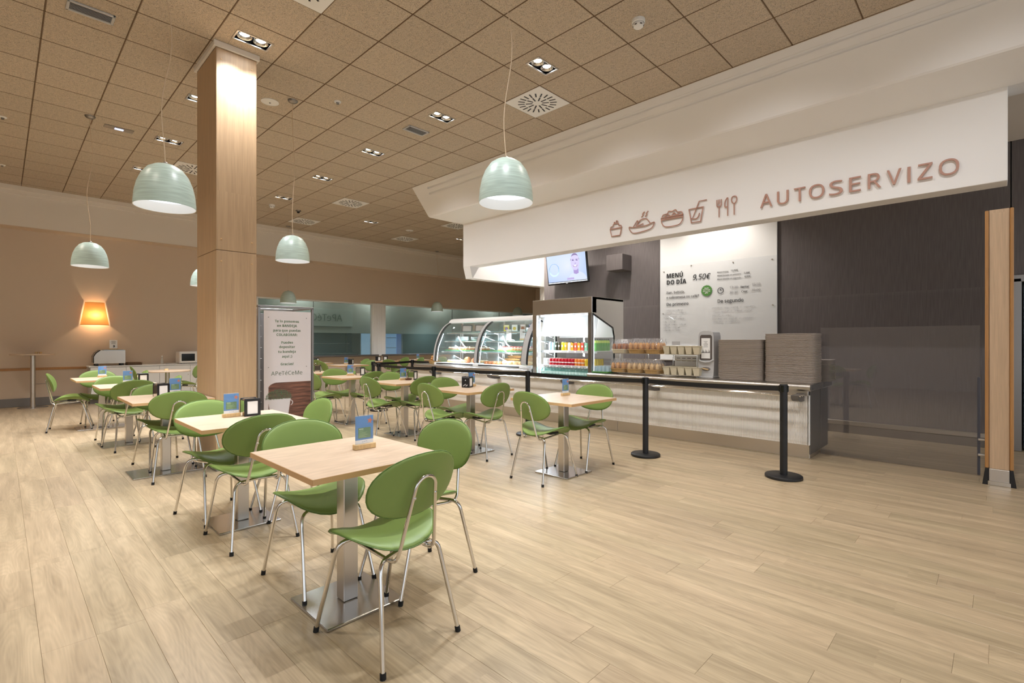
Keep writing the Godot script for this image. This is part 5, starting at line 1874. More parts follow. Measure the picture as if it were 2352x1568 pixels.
func build_trays() -> void:
	# a cafeteria tray: rounded plate with a raised rim
	var w := 0.265
	var dd := 0.185
	var rows := []
	var spec := [[1.0, 0.0, 0.0], [1.0, 0.0, 0.0], [0.0, 0.0, 0.004], [0.0, 0.022, 0.014], [0.0, 0.022, 0.010]]
	var ringf := func(grow: float, y: float) -> Array:
		var out := []
		for q in 4:
			for i in 4:
				var t := PI / 2 * q + PI / 2 * i / 3.0
				var cx := (dd - 0.075) * (1.0 if q == 0 or q == 3 else -1.0)
				var cz := (w - 0.075) * (1.0 if q < 2 else -1.0)
				out.append(Vector3(cx + (0.075 + grow) * cos(t), y, cz + (0.075 + grow) * sin(t)))
		return out
	var mid := []
	for i in 16:
		mid.append(Vector3.ZERO)
	var m := mb()
	m.skin([ringf.call(-0.010, 0.003), ringf.call(0.0, 0.014)], true, Vector3(0, 1, 0))
	m.skin([ringf.call(0.0, 0.014), ringf.call(0.006, 0.011)], true, Vector3(0, 1, 0))
	m.skin([ringf.call(0.006, 0.011), ringf.call(-0.006, 0.0)], true)
	var top := PackedVector2Array()
	for p in ringf.call(-0.010, 0.0):
		top.append(Vector2(p.x, p.z))
	m.prism(top, 0.0, 0.003, Basis(Vector3(1, 0, 0), Vector3(0, 0, 1), Vector3(0, 1, 0)))
	var shape := m.mesh()
	var st := [[6.52, -2.27, 43, "shorter stack beside the napkin tower"], [6.52, -1.715, 49, "tallest stack at the counter's right end"], [6.95, -1.66, 22, "low stack behind the tallest one"]]
	for s in st:
		var first: MeshInstance3D = null
		var r := RandomNumberGenerator.new()
		r.seed = s[2]
		for i in s[2]:
			var at := Vector3(s[0] + r.randf_range(-0.003, 0.003), 0.846 + 0.0115 * i, s[1] + r.randf_range(-0.003, 0.003))
			if first == null:
				first = part(self, "food_tray", shape, M.tray, at)
				tag(first, "grey-brown food tray at the bottom of the %s" % s[3], "tray", "food trays in the %s" % s[3])
			else:
				var c := dup(first, at, 0.0, "grey-brown food tray in the %s, %s from the bottom" % [s[3], ordinal(i + 1)], first.get_meta("group"))

# ---------------------------------------------------------------- walls behind the counter
func build_menu() -> void:
	var o := thing("menu_board", "white menu board reading MENÚ DO DÍA on the grey wall behind the counter", "menu board", Vector3(8.52, 0, 0))
	part(o, "backing_board", bx(Vector3(0, 2.25, -3.455), Vector3(0.03, 2.55, 1.985), 0.002), M.white)
	var ac := pane(Color(0.93, 0.95, 0.97), 0.10)
	ac.metallic_specular = 0.2
	part(o, "acrylic_sheet", bx(Vector3(-0.0215, 1.95, -3.455), Vector3(0.006, 1.465, 1.985)), ac)
	for p in [[2.60, -4.37], [2.66, -3.85], [2.64, -3.13], [2.62, -2.53], [1.83, -4.38], [1.90, -2.52]]:
		part(o, "standoff", mb().lathe([Vector2(0.011, 0), Vector2(0.011, 0.026), Vector2(0, 0.028)], 12, Vector3(-0.005, p[0], p[1]), Basis(Vector3(0, 1, 0), Vector3(-1, 0, 0), Vector3(0, 0, 1))), M.steel)
	var x := -0.027
	text(o, "heading", "MENÚ", 0.078, M.ink, Vector3(x, 2.474, -4.319), -90, true, HORIZONTAL_ALIGNMENT_LEFT, 0.004, 1.0)
	text(o, "heading", "DO DÍA", 0.078, M.ink, Vector3(x, 2.354, -4.319), -90, true, HORIZONTAL_ALIGNMENT_LEFT, 0.004, 1.0)
	var pr := text(o, "price", "9,50€", 0.095, M.ink, Vector3(x, 2.40, -3.84), -90, false, HORIZONTAL_ALIGNMENT_LEFT, 0.004, 0.95)
	pr.transform.basis = pr.transform.basis * Basis(Vector3(1, 0, 0), Vector3(0.22, 1, 0), Vector3(0, 0, 1))   # written aslant
	text(o, "line_of_text", "Pan, bebida,", 0.046, M.ink_soft, Vector3(x, 2.186, -4.319), -90, false)
	text(o, "line_of_text", "e sobremesa ou café*", 0.046, M.ink_soft, Vector3(x, 2.098, -4.319), -90, false, HORIZONTAL_ALIGNMENT_LEFT, 0.003, 0.97)
	text(o, "subheading", "De primeiro", 0.056, M.ink, Vector3(x, 1.967, -4.319), -90, false)
	text(o, "subheading", "De segundo", 0.058, M.ink, Vector3(x, 1.974, -3.393), -90, false)
	var rows := [["Menú Dobre", "10,50€", 2.483], ["Menú Sinxelo un primeiro", "7,00€", 2.424], ["Menú Sinxelo un segundo", "8,00€", 2.364]]
	for i in 3:
		text(o, "line_of_text", rows[i][0], 0.024, M.ink_soft, Vector3(x, rows[i][2], -3.395), -90, false)
		text(o, "price", rows[i][1], 0.028, M.ink_soft, Vector3(x, rows[i][2] + 0.006, [-3.17, -2.96, -2.95][i]), -90, false)
	text(o, "line_of_text", "Xantar", 0.034, M.ink, Vector3(x, 2.203, -3.014), -90, false)
	text(o, "line_of_text", "Cear", 0.034, M.ink, Vector3(x, 2.126, -2.997), -90, false)
	var hrs := [["13:30", -3.19, 2.205], ["15:50", -2.84, 2.225], ["20:30", -3.19, 2.120], ["23:00", -2.84, 2.135]]
	for h in hrs:
		text(o, "hours", h[0], 0.040, M.ink_faint, Vector3(x, h[2], h[1]), -90, false)
	# clock mark
	var ck := []
	for j in 25:
		ck.append(Vector3(x, 2.183 + 0.048 * sin(TAU * j / 24.0), -3.336 + 0.048 * cos(TAU * j / 24.0)))
	part(o, "clock_mark", mb().tube(ck, 0.0045, 5, false).tube([Vector3(x, 2.212, -3.336), Vector3(x, 2.181, -3.336), Vector3(x, 2.181, -3.312)], 0.004, 5), M.ink)
	# green star badge
	var st := PackedVector2Array()
	for j in 40:
		var rr: float = 0.100 if j % 2 == 0 else 0.085
		st.append(Vector2(-3.573 + rr * cos(TAU * j / 40.0), 2.197 + rr * sin(TAU * j / 40.0)))
	var bd := part(o, "badge", mb().prism(st, -x, -x + 0.004, Basis(Vector3(0, 0, 1), Vector3(0, 1, 0), Vector3(-1, 0, 0))), mat(rgb(84, 140, 66), 0.5))
	for i in 4:
		var wv := []
		for j in 17:
			wv.append(Vector3(x - 0.006, 2.238 - 0.027 * i + 0.008 * sin(j * 1.9 + i), -3.573 + [0.038, 0.062, 0.064, 0.028][i] * (j / 8.0 - 1.0)))
		part(bd, "script_line", mb().tube(wv, 0.0028, 4), M.paper)
	# hand-written dishes: faint joined-up strokes
	var lines := [[-4.32, 1.886, [0.09, 0.03, 0.12]], [-4.34, 1.836, [0.16, 0.04, 0.12]], [-4.38, 1.772, [0.10, 0.13, 0.05]], [-4.34, 1.735, [0.12, 0.05, 0.12]], [-4.38, 1.678, [0.07, 0.13]], [-4.38, 1.628, [0.13, 0.11, 0.12]], [-4.38, 1.572, [0.15, 0.13]], [-4.37, 1.524, [0.20, 0.10]],
		[-3.49, 1.892, [0.18, 0.07, 0.12, 0.02, 0.18]], [-3.47, 1.832, [0.11, 0.12, 0.03, 0.12, 0.11]], [-3.48, 1.768, [0.13, 0.03, 0.10]], [-3.48, 1.708, [0.16, 0.05, 0.13, 0.02, 0.17]], [-3.46, 1.655, [0.17, 0.02, 0.18]]]
	for l in lines:
		var z: float = l[0]
		var m := mb()
		for wd in l[2]:
			var p := []
			var n := int(maxf(4.0, wd / 0.006))
			for j in n + 1:
				p.append(Vector3(x, l[1] + 0.009 * sin(j * 2.2 + 1.3 * sin(j * 0.7)) + 0.006 * sin(j * 0.9 + z), z + wd * j / n))
			m.tube(p, 0.0014, 4)
			z += wd + 0.035
		part(o, "handwriting", m, M.ink_faint)

func tv_image() -> ImageTexture:
	# a pale blue advert: a ring, and a smiling man in lilac tones
	var w := 192
	var h := 108
	var im := Image.create(w, h, false, Image.FORMAT_RGB8)
	for y in h:
		for x in w:
			var d := Vector2(x - w * 0.55, y - h * 0.45).length() / 110.0
			im.set_pixel(x, y, Color(0.90 - 0.16 * d, 0.93 - 0.10 * d, 1.0))
	for y in h:
		for x in w:
			var r := Vector2(x - 34, y - 60)
			var l := r.length()
			if l < 26 and l > 22 - 3 * sin(r.angle()):
				var k := clampf(-sin(r.angle()) * 0.7 + 0.4, 0.0, 1.0)
				im.set_pixel(x, y, Color(0.85, 0.95, 0.97).lerp(Color(0.35, 0.62, 0.95), k))
			# shirt, neck, head, hair
			var sh := Vector2((x - 146) / 46.0, (y - 112) / 38.0)
			if sh.length() < 1.0 and y > 74:
				im.set_pixel(x, y, Color(0.88, 0.92, 1.0))
			if absf(x - 142) < 12 and y > 58 and y < 84 - absf(x - 142) * 0.3:
				im.set_pixel(x, y, Color(0.70, 0.62, 0.86))
			var hd := Vector2((x - 140) / 21.0, (y - 36) / 33.0)
			if hd.length() < 1.0:
				im.set_pixel(x, y, Color(0.86, 0.83, 0.98))
				if y < 10 + 9.0 * hd.x * hd.x or (absf(hd.x) > 0.90 and y < 30):
					im.set_pixel(x, y, Color(0.52, 0.45, 0.66))
				if absf(y - 30 - 0.05 * (x - 140)) < 1.6 and absf(absf(x - 140.0) - 9) < 4.5:
					im.set_pixel(x, y, Color(0.42, 0.36, 0.62))
				if absf(y - 26) < 0.9 and absf(absf(x - 140.0) - 9) < 6:
					im.set_pixel(x, y, Color(0.46, 0.40, 0.66))
				if absf(x - 141) < 2.5 and absf(y - 42) < 1.5:
					im.set_pixel(x, y, Color(0.62, 0.54, 0.80))
				var sm := Vector2((x - 140) / 11.0, (y - 48) / 8.0)
				if sm.length() < 1.0 and sm.y > 0.0:
					im.set_pixel(x, y, Color(0.97, 0.97, 1.0) if sm.length() < 0.8 else Color(0.60, 0.46, 0.74))
	im.fill_rect(Rect2i(96, 96, 34, 8), Color(0.78, 0.72, 0.92))
	return ImageTexture.create_from_image(im)

func build_tv() -> void:
	var o := thing("television", "wall television tilted down showing a pale blue advert", "television", Vector3(8.30, 2.86, -6.46))
	o.rotation_degrees = Vector3(0, -90, 0)
	var bs := Basis(Vector3.RIGHT, 0.15)
	part(o, "casing", mb().box(Vector3.ZERO, Vector3(1.08, 0.66, 0.045), 0.01, bs), M.black_gloss)
	part(o, "back_box", mb().box(bs * Vector3(0, 0, -0.04), Vector3(0.7, 0.42, 0.06), 0.01, bs), M.black)
	var m := mat(Color(0.1, 0.1, 0.1), 0.2)
	m.emission_enabled = true
	m.emission = Color.WHITE
	m.emission_operator = BaseMaterial3D.EMISSION_OP_MULTIPLY
	m.emission_texture = tv_image()
	m.emission_energy_multiplier = 0.95
	var f := mb()
	var pts := []
	for q in [Vector2(-0.51, -0.268), Vector2(0.51, -0.268), Vector2(0.51, 0.305), Vector2(-0.51, 0.305)]:
		pts.append(bs * Vector3(q.x, q.y, 0.0235))
	f.face(pts[0], pts[1], pts[2], pts[3], bs * Vector3(0, 0, 1))
	part(o, "screen", f, m)
	part(o, "status_bar", mb().box(bs * Vector3(0, -0.288, 0.0235), Vector3(1.02, 0.016, 0.002), 0.0, bs), glow(Color(0.75, 0.9, 1.0), 0.8))
	part(o, "maker_plate", mb().box(bs * Vector3(-0.02, -0.312, 0.0235), Vector3(0.05, 0.01, 0.002), 0.0, bs), M.grey_plastic)
	part(o, "wall_arm", mb().box(Vector3(0, 0, -0.14), Vector3(0.10, 0.10, 0.18), 0.005), M.steel_dark)
	area(Vector3(8.26, 2.85, -6.46), Vector3(-1, -0.15, 0), 1.0, 0.55, Color(0.80, 0.88, 1.0), 0.12)
	struct("trim_10", bx(Vector3(8.38, 2.84, -5.25), Vector3(0.33, 0.30, 0.36), 0.004), M.dark_wall)

func stroke(parent: Node, called: String, pts: Array, r := 0.0075) -> void:
	# a raised line of a sign icon; points are (z, y) on the fascia
	var out := []
	for p in pts:
		out.append(Vector3(-0.018, 0.0508 + 0.9615 * p.y, 0.9615 * p.x))
	part(parent, called, mb().tube(out, r, 6), M.copper)

func curve(a: Array, closed := false, n := 5) -> Array:
	# smooth line through points
	var out := []
	var c := a.size()
	for i in (c if closed else c - 1):
		var p0: Vector2 = a[(i - 1 + c) % c] if closed or i > 0 else a[i]
		var p1: Vector2 = a[i]
		var p2: Vector2 = a[(i + 1) % c]
		var p3: Vector2 = a[(i + 2) % c] if closed or i < c - 2 else p2
		for k in n:
			out.append(p1.cubic_interpolate(p2, p0, p3, float(k) / n))
	out.append(a[0] if closed else a[c - 1])
	return out

func build_sign() -> void:
	var o := thing("fascia_sign", "long white fascia over the counter reading AUTOSERVIZO with brown food icons", "sign", Vector3(6.42, 0, 0))
	part(o, "fascia_board", bx(Vector3(0.121, 3.225, -3.76), Vector3(0.24, 0.862, 7.68), 0.004), M.plaster)
	var s := "AUTOSERVIZO"
	var zs := [[-2.037, -1.903], [-1.851, -1.728], [-1.671, -1.555], [-1.518, -1.367], [-1.321, -1.194], [-1.135, -1.031], [-0.968, -0.855], [-0.807, -0.688], [-0.64, -0.614], [-0.56, -0.445], [-0.397, -0.249]]
	for i in s.length():
		if s[i] == "I":
			part(o, "letter", bx(Vector3(-0.014, 3.0065, (zs[i][0] + zs[i][1]) / 2), Vector3(0.016, 0.157, 0.025)), M.copper)
			continue
		var t := text(o, "letter", s[i], 0.157, M.copper, Vector3(-0.022, 2.928, 0), -90, false, HORIZONTAL_ALIGNMENT_LEFT, 0.016)
		var bb := (t.mesh as TextMesh).get_aabb()
		var k: float = (zs[i][1] - zs[i][0]) / bb.size.x
		t.scale.x = k
		t.position.z = zs[i][0] - bb.position.x * k
	# cupcake
	var cz := -4.226
	var cy := 2.99
	stroke(o, "icon_cupcake", [Vector2(cz - 0.105, cy + 0.085), Vector2(cz - 0.075, cy - 0.03), Vector2(cz + 0.075, cy - 0.03), Vector2(cz + 0.105, cy + 0.085), Vector2(cz - 0.105, cy + 0.085)])
	stroke(o, "icon_cupcake", curve([Vector2(cz - 0.098, cy + 0.09), Vector2(cz - 0.088, cy + 0.118), Vector2(cz - 0.055, cy + 0.125), Vector2(cz - 0.045, cy + 0.150), Vector2(cz - 0.005, cy + 0.160), Vector2(cz + 0.048, cy + 0.148), Vector2(cz + 0.055, cy + 0.125), Vector2(cz + 0.09, cy + 0.118), Vector2(cz + 0.098, cy + 0.09)]))
	stroke(o, "icon_cupcake", curve([Vector2(cz - 0.035, cy + 0.155), Vector2(cz - 0.025, cy + 0.185), Vector2(cz + 0.0, cy + 0.165), Vector2(cz + 0.012, cy + 0.20), Vector2(cz + 0.035, cy + 0.185), Vector2(cz + 0.035, cy + 0.155)]))
	# steaming dish
	cz = -3.783
	cy = 2.98
	stroke(o, "icon_dish", curve([Vector2(cz - 0.205, cy + 0.075), Vector2(cz - 0.14, cy + 0.06), Vector2(cz + 0.06, cy + 0.055), Vector2(cz + 0.20, cy + 0.085), Vector2(cz + 0.20, cy + 0.055), Vector2(cz + 0.14, cy - 0.005), Vector2(cz - 0.11, cy - 0.03), Vector2(cz - 0.19, cy + 0.02)], true))
	stroke(o, "icon_dish", curve([Vector2(cz - 0.135, cy + 0.07), Vector2(cz - 0.07, cy + 0.15), Vector2(cz - 0.055, cy + 0.115), Vector2(cz - 0.01, cy + 0.155), Vector2(cz + 0.08, cy + 0.155), Vector2(cz + 0.14, cy + 0.085)]))
	stroke(o, "icon_dish", curve([Vector2(cz - 0.09, cy + 0.075), Vector2(cz - 0.05, cy + 0.115), Vector2(cz - 0.075, cy + 0.075), Vector2(cz + 0.03, cy + 0.09)]))
	for q in [0.0, 0.06]:
		stroke(o, "icon_dish", curve([Vector2(cz + 0.0 + q, cy + 0.19), Vector2(cz + 0.025 + q, cy + 0.215), Vector2(cz + 0.02 + q, cy + 0.235), Vector2(cz + 0.05 + q, cy + 0.265)]))
	# bowl
	cz = -3.30
	cy = 2.985
	stroke(o, "icon_bowl", curve([Vector2(cz - 0.162, cy + 0.09), Vector2(cz - 0.15, cy + 0.03), Vector2(cz - 0.09, cy - 0.02), Vector2(cz + 0.09, cy - 0.02), Vector2(cz + 0.15, cy + 0.03), Vector2(cz + 0.162, cy + 0.09)]))
	stroke(o, "icon_bowl", [Vector2(cz - 0.165, cy + 0.115), Vector2(cz + 0.165, cy + 0.115), Vector2(cz + 0.165, cy + 0.088), Vector2(cz - 0.165, cy + 0.088), Vector2(cz - 0.165, cy + 0.115)])
	stroke(o, "icon_bowl", curve([Vector2(cz - 0.155, cy + 0.12), Vector2(cz - 0.135, cy + 0.155), Vector2(cz - 0.07, cy + 0.165), Vector2(cz - 0.05, cy + 0.195), Vector2(cz + 0.0, cy + 0.185), Vector2(cz + 0.05, cy + 0.200), Vector2(cz + 0.08, cy + 0.165), Vector2(cz + 0.14, cy + 0.155), Vector2(cz + 0.155, cy + 0.12)]))
	stroke(o, "icon_bowl", curve([Vector2(cz - 0.11, cy + 0.12), Vector2(cz - 0.06, cy + 0.15), Vector2(cz - 0.01, cy + 0.12), Vector2(cz + 0.03, cy + 0.16), Vector2(cz + 0.07, cy + 0.125), Vector2(cz + 0.11, cy + 0.145)]))
	# glass with straw
	cz = -2.95
	cy = 2.975
	stroke(o, "icon_glass", [Vector2(cz - 0.10, cy + 0.175), Vector2(cz - 0.065, cy - 0.015), Vector2(cz + 0.065, cy - 0.015), Vector2(cz + 0.10, cy + 0.175), Vector2(cz - 0.10, cy + 0.175)])
	stroke(o, "icon_glass", [Vector2(cz - 0.045, cy + 0.05), Vector2(cz + 0.045, cy + 0.262), Vector2(cz + 0.15, cy + 0.262)])
	stroke(o, "icon_glass", curve([Vector2(cz - 0.065, cy + 0.045), Vector2(cz - 0.01, cy + 0.03), Vector2(cz + 0.03, cy + 0.05), Vector2(cz + 0.05, cy + 0.10)]))
	# fork, knife, spoon
	cz = -2.635
	cy = 2.97
	for q in [-0.03, -0.01, 0.01, 0.03]:
		stroke(o, "icon_cutlery", [Vector2(cz + q, cy + 0.235), Vector2(cz + q, cy + 0.17)], 0.006)
	stroke(o, "icon_cutlery", curve([Vector2(cz - 0.03, cy + 0.175), Vector2(cz - 0.02, cy + 0.145), Vector2(cz + 0.02, cy + 0.145), Vector2(cz + 0.03, cy + 0.175)]))
	stroke(o, "icon_cutlery", [Vector2(cz, cy + 0.145), Vector2(cz, cy)])
	cz = -2.535
	stroke(o, "icon_cutlery", curve([Vector2(cz + 0.012, cy), Vector2(cz + 0.012, cy + 0.12), Vector2(cz + 0.012, cy + 0.235), Vector2(cz - 0.022, cy + 0.19), Vector2(cz - 0.022, cy + 0.125), Vector2(cz + 0.008, cy + 0.12)]))
	cz = -2.44
	stroke(o, "icon_cutlery", curve([Vector2(cz, cy + 0.145), Vector2(cz - 0.032, cy + 0.185), Vector2(cz - 0.022, cy + 0.235), Vector2(cz + 0.022, cy + 0.235), Vector2(cz + 0.032, cy + 0.185)], true))
	stroke(o, "icon_cutlery", [Vector2(cz, cy + 0.145), Vector2(cz, cy)])

# ---------------------------------------------------------------- trolley, cabinet and what stands on it
func board_image() -> ImageTexture:
	# the photograph printed at the foot of the sign: a wooden board, a potted herb
	var w := 192
	var h := 256
	var im := Image.create(w, h, false, Image.FORMAT_RGB8)
	im.fill(rgb(226, 220, 222))
	var nz := noise_img(256, 256, 0.02, 4, 6)
	for y in h:
		for x in w:
			var ex := 20.0
			var top := 10.0 + (34.0 * (1.0 - sqrt(maxf(0.0, 1.0 - pow(maxf(0.0, 54.0 - x) / 40.0, 2.0)))))
			if x > 16 and y > top and y < 225:
				var g := nz.get_pixel(x / 2, (y * 5) % 256).r
				var k := 0.75 + 0.55 * (g - 0.5) - 0.15 * y / h
				im.set_pixel(x, y, Color(0.62 * k, 0.42 * k, 0.34 * k))
	for y in range(96, 200):
		for x in range(10, 112):
			if x > 14 + (y - 96) * 0.12 and x < 106 - (y - 96) * 0.12:
				im.set_pixel(x, y, rgb(218, 214, 216))
	var r := RandomNumberGenerator.new()
	r.seed = 8
	for k in 1500:
		var a := r.randf() * PI
		var q := sqrt(r.randf())
		var p := Vector2(58 + 54 * q * cos(a), 100 - 52 * q * sin(a))
		var c := rgb(r.randi_range(54, 104), r.randi_range(76, 120), r.randi_range(60, 84))
		var d := Vector2(r.randf_range(-2, 2), r.randf_range(-3, 0))
		for i in 3:
			var v := p + d * i
			if v.x > 0 and v.y > 0 and v.x < w and v.y < h:
				im.set_pixelv(Vector2i(v), c)
	for i in 30:
		im.fill_rect(Rect2i(104 + int(9 * sin(i * 0.1)), 104 + i, 4, 2), rgb(206, 200, 200))
	return ImageTexture.create_from_image(im)

func build_trolley() -> void:
	var o := thing("tray_trolley", "dark steel tray trolley with a white sign panel about returning trays", "trolley", Vector3(2.36, 0, -6.30))
	var w := 0.62
	var d := 0.56
	var h := 1.725
	for sx in [-1.0, 1.0]:
		for sz in [-1.0, 1.0]:
			part(o, "post", bx(Vector3(sx * w / 2, h / 2 + 0.05, sz * d / 2), Vector3(0.028, h - 0.1, 0.028), 0.003), M.steel_dark)
			part(o, "castor", mb().lathe([Vector2(0, -0.012), Vector2(0.04, -0.012), Vector2(0.045, 0), Vector2(0.04, 0.012), Vector2(0, 0.012)], 14, Vector3(sx * w / 2, 0.045, sz * d / 2), Basis(Vector3(0, 1, 0), Vector3(1, 0, 0), Vector3(0, 0, 1))), M.black)
			part(o, "castor_fork", bx(Vector3(sx * w / 2, 0.08, sz * d / 2), Vector3(0.035, 0.05, 0.02), 0.002), M.steel)
	for y in [h, 0.12]:
		for s in [-1.0, 1.0]:
			part(o, "rail", bx(Vector3(0, y, s * d / 2), Vector3(w + 0.03, 0.026, 0.028), 0.003), M.steel_dark)
			part(o, "rail", bx(Vector3(s * w / 2, y, 0), Vector3(0.028, 0.026, d), 0.003), M.steel_dark)
	for k in 11:
		for s in [-1.0, 1.0]:
			part(o, "tray_runner", bx(Vector3(s * (w / 2 - 0.024), 0.25 + 0.125 * k, 0), Vector3(0.02, 0.006, d), 0.001), M.steel_dark)
	part(o, "back_panel", bx(Vector3(0, 0.92, -d / 2 + 0.005), Vector3(w - 0.04, 1.5, 0.006), 0.001), M.grey_end)
	var zf := d / 2 + 0.018
	var pn := part(o, "sign_panel", bx(Vector3(0.012, 0.985, zf), Vector3(0.545, 1.38, 0.006), 0.001), mat(rgb(226, 220, 222), 0.5))
	for p in [[-0.21, 1.60], [0.23, 1.60], [-0.21, 1.02], [0.23, 1.02]]:
		part(pn, "screw", mb().lathe([Vector2(0.005, 0), Vector2(0.004, 0.003), Vector2(0, 0.003)], 8, Vector3(p[0], p[1], zf + 0.003), Basis(Vector3(1, 0, 0), Vector3(0, 0, 1), Vector3(0, 1, 0))), M.ink_soft)
	var z := zf + 0.0035
	var L := [["Te lo ponemos", 1.535], ["en BANDEJA", 1.483], ["para que puedas", 1.428], ["COLABORAR:", 1.377], ["Puedes", 1.286], ["depositar", 1.234], ["tu bandeja", 1.178], ["aquí ;)", 1.122], ["Gracias!", 1.032]]
	for a in L:
		text(pn, "line_of_text", a[0], 0.028, M.leaf_ink, Vector3(0.0, a[1] + 0.008, z), 0, true, HORIZONTAL_ALIGNMENT_CENTER, 0.001, 1.02)
	text(pn, "wordmark", "APeTéCeMe", 0.046, mat(rgb(110, 124, 108), 0.7), Vector3(0.0, 0.925, z), 0, false, HORIZONTAL_ALIGNMENT_CENTER, 0.001, 1.06)
	var pm := mat(Color.WHITE, 0.5)
	pm.albedo_texture = board_image()
	var f := mb()
	f.face(Vector3(-0.258, 0.30, z), Vector3(0.283, 0.30, z), Vector3(0.283, 0.865, z), Vector3(-0.258, 0.865, z), Vector3(0, 0, 1))
	part(pn, "printed_picture", f, pm)

func build_cabinet() -> void:
	var o := thing("white_sideboard", "long low white sideboard against the beige wall", "cabinet", Vector3(2.52, 0, -13.86))
	part(o, "body", bx(Vector3(0, 0.43, 0), Vector3(2.42, 0.66, 0.44), 0.004), M.grey_plastic)
	part(o, "top", bx(Vector3(0, 0.785, 0), Vector3(2.46, 0.025, 0.48), 0.004), M.white)
	part(o, "kick", bx(Vector3(0, 0.05, -0.03), Vector3(2.40, 0.10, 0.36)), M.grey_base)
	for k in 4:
		var dr := part(o, "door", bx(Vector3(-0.905 + 0.603 * k, 0.435, 0.229), Vector3(0.598, 0.66, 0.018), 0.003), M.white)
		part(dr, "lock", mb().lathe([Vector2(0.012, 0), Vector2(0.012, 0.006), Vector2(0, 0.007)], 12, Vector3(-0.905 + 0.603 * k + (0.26 if k % 2 == 0 else -0.26), 0.55, 0.238), Basis(Vector3(1, 0, 0), Vector3(0, 0, 1), Vector3(0, 1, 0))), M.steel)
	# steel toaster oven with a sloped dark front, seen from its side
	var t := thing("toaster_oven", "stainless toaster oven with a dark sloped front on the sideboard", "oven", Vector3(1.62, 0.798, -13.85))
	var tp := PackedVector2Array([Vector2(-0.24, 0.05), Vector2(0.29, 0.05), Vector2(0.29, 0.33), Vector2(-0.13, 0.33), Vector2(-0.20, 0.27), Vector2(-0.24, 0.20)])
	part(t, "body", mb().prism(tp, -0.17, 0.17), M.steel)
	part(t, "front_panel", mb().prism(PackedVector2Array([Vector2(-0.252, 0.07), Vector2(-0.24, 0.07), Vector2(-0.238, 0.20), Vector2(-0.195, 0.275), Vector2(-0.13, 0.332), Vector2(-0.14, 0.342), Vector2(-0.21, 0.285), Vector2(-0.253, 0.205)]), -0.165, 0.165), M.black_gloss)
	part(t, "top_plate", bx(Vector3(0.1, 0.335, 0), Vector3(0.36, 0.014, 0.33), 0.003), mat(rgb(150, 176, 196), 0.25))
	for sx in [-0.19, 0.24]:
		for sz in [-0.13, 0.13]:
			part(t, "foot", bx(Vector3(sx, 0.025, sz), Vector3(0.05, 0.05, 0.05), 0.004), M.black)
	var n := thing("notice_stand", "small printed notice in a wood block on top of the toaster oven", "notice", Vector3(1.72, 1.142, -13.82))
	part(n, "wood_block", bx(Vector3(0, 0.012, 0), Vector3(0.16, 0.024, 0.04), 0.002), M.block)
	part(n, "sheet", bx(Vector3(0, 0.115, 0), Vector3(0.135, 0.19, 0.004)), M.paper)
	for i in 4:
		part(n, "print_line", bx(Vector3(0, 0.185 - 0.018 * i, 0.0025), Vector3([0.07, 0.10, 0.06, 0.08][i], 0.007, 0.001)), M.ink_soft)
	part(n, "print_picture", mb().lathe([Vector2(0, 0.001), Vector2(0.028, 0.001), Vector2(0.028, 0)], 8, Vector3(0, 0.075, 0.002), Basis(Vector3(1, 0, 0.4), Vector3(0, 0, 1), Vector3(0, 1, 0))), M.ink_soft)
	var pl := Node3D.new()
	part(pl, "sheet", bx(Vector3(0, 0.006, 0), Vector3(0.26, 0.010, 0.30), 0.003), mat(rgb(120, 92, 66), 0.6))
	var sp := []
	for i in 5:
		sp.append(Vector3(2.08, 0.798 + 0.0125 * i, -13.84))
	row_of("placemat", pl, sp, "brown placemat in the pile by the toaster oven", "placemat", "placemats on the sideboard", 8)
	var m := thing("microwave", "white microwave oven with a black door window on the sideboard", "microwave", Vector3(3.16, 0.798, -13.83))
	part(m, "body", bx(Vector3(0, 0.15, 0), Vector3(0.50, 0.27, 0.36), 0.010), M.white)
	part(m, "door", bx(Vector3(-0.07, 0.15, 0.184), Vector3(0.33, 0.24, 0.014), 0.008), M.white)
	part(m, "door_window", bx(Vector3(-0.075, 0.15, 0.192), Vector3(0.27, 0.17, 0.006), 0.012), M.black_gloss)
	part(m, "control_panel", bx(Vector3(0.175, 0.15, 0.184), Vector3(0.135, 0.25, 0.012), 0.004), M.grey_plastic)
	for y in [0.20, 0.10]:
		part(m, "dial", mb().lathe([Vector2(0.032, 0), Vector2(0.030, 0.016), Vector2(0, 0.018)], 18, Vector3(0.175, y, 0.19), Basis(Vector3(1, 0, 0), Vector3(0, 0, 1), Vector3(0, 1, 0))), M.white)
	for sx in [-0.2, 0.2]:
		part(m, "foot", bx(Vector3(sx, 0.008, 0.1), Vector3(0.04, 0.016, 0.04)), M.black)
	var b := thing("oil_bottle", "slender clear bottle on the sideboard between oven and microwave", "bottle", Vector3(2.60, 0.798, -13.80))
	part(b, "bottle", mb().lathe([Vector2(0, 0), Vector2(0.03, 0), Vector2(0.03, 0.08), Vector2(0.011, 0.13), Vector2(0.011, 0.17)], 14), pane(Color(0.9, 0.92, 0.9), 0.3, 0.05))
	part(b, "cap", mb().lathe([Vector2(0.013, 0.165), Vector2(0.013, 0.195), Vector2(0, 0.197)], 10), M.white)
	var ds := thing("white_dish", "flat white dish on the sideboard beside the clear bottle", "dish", Vector3(2.78, 0.798, -13.78))
	part(ds, "dish", mb().lathe([Vector2(0, 0.004), Vector2(0.09, 0.004), Vector2(0.12, 0.016), Vector2(0.122, 0.013), Vector2(0.092, 0), Vector2(0, 0)], 24), M.porcelain)
	var sh := thing("salt_shaker", "tiny dark topped shaker on the sideboard left of the microwave", "shaker", Vector3(2.96, 0.798, -13.78))
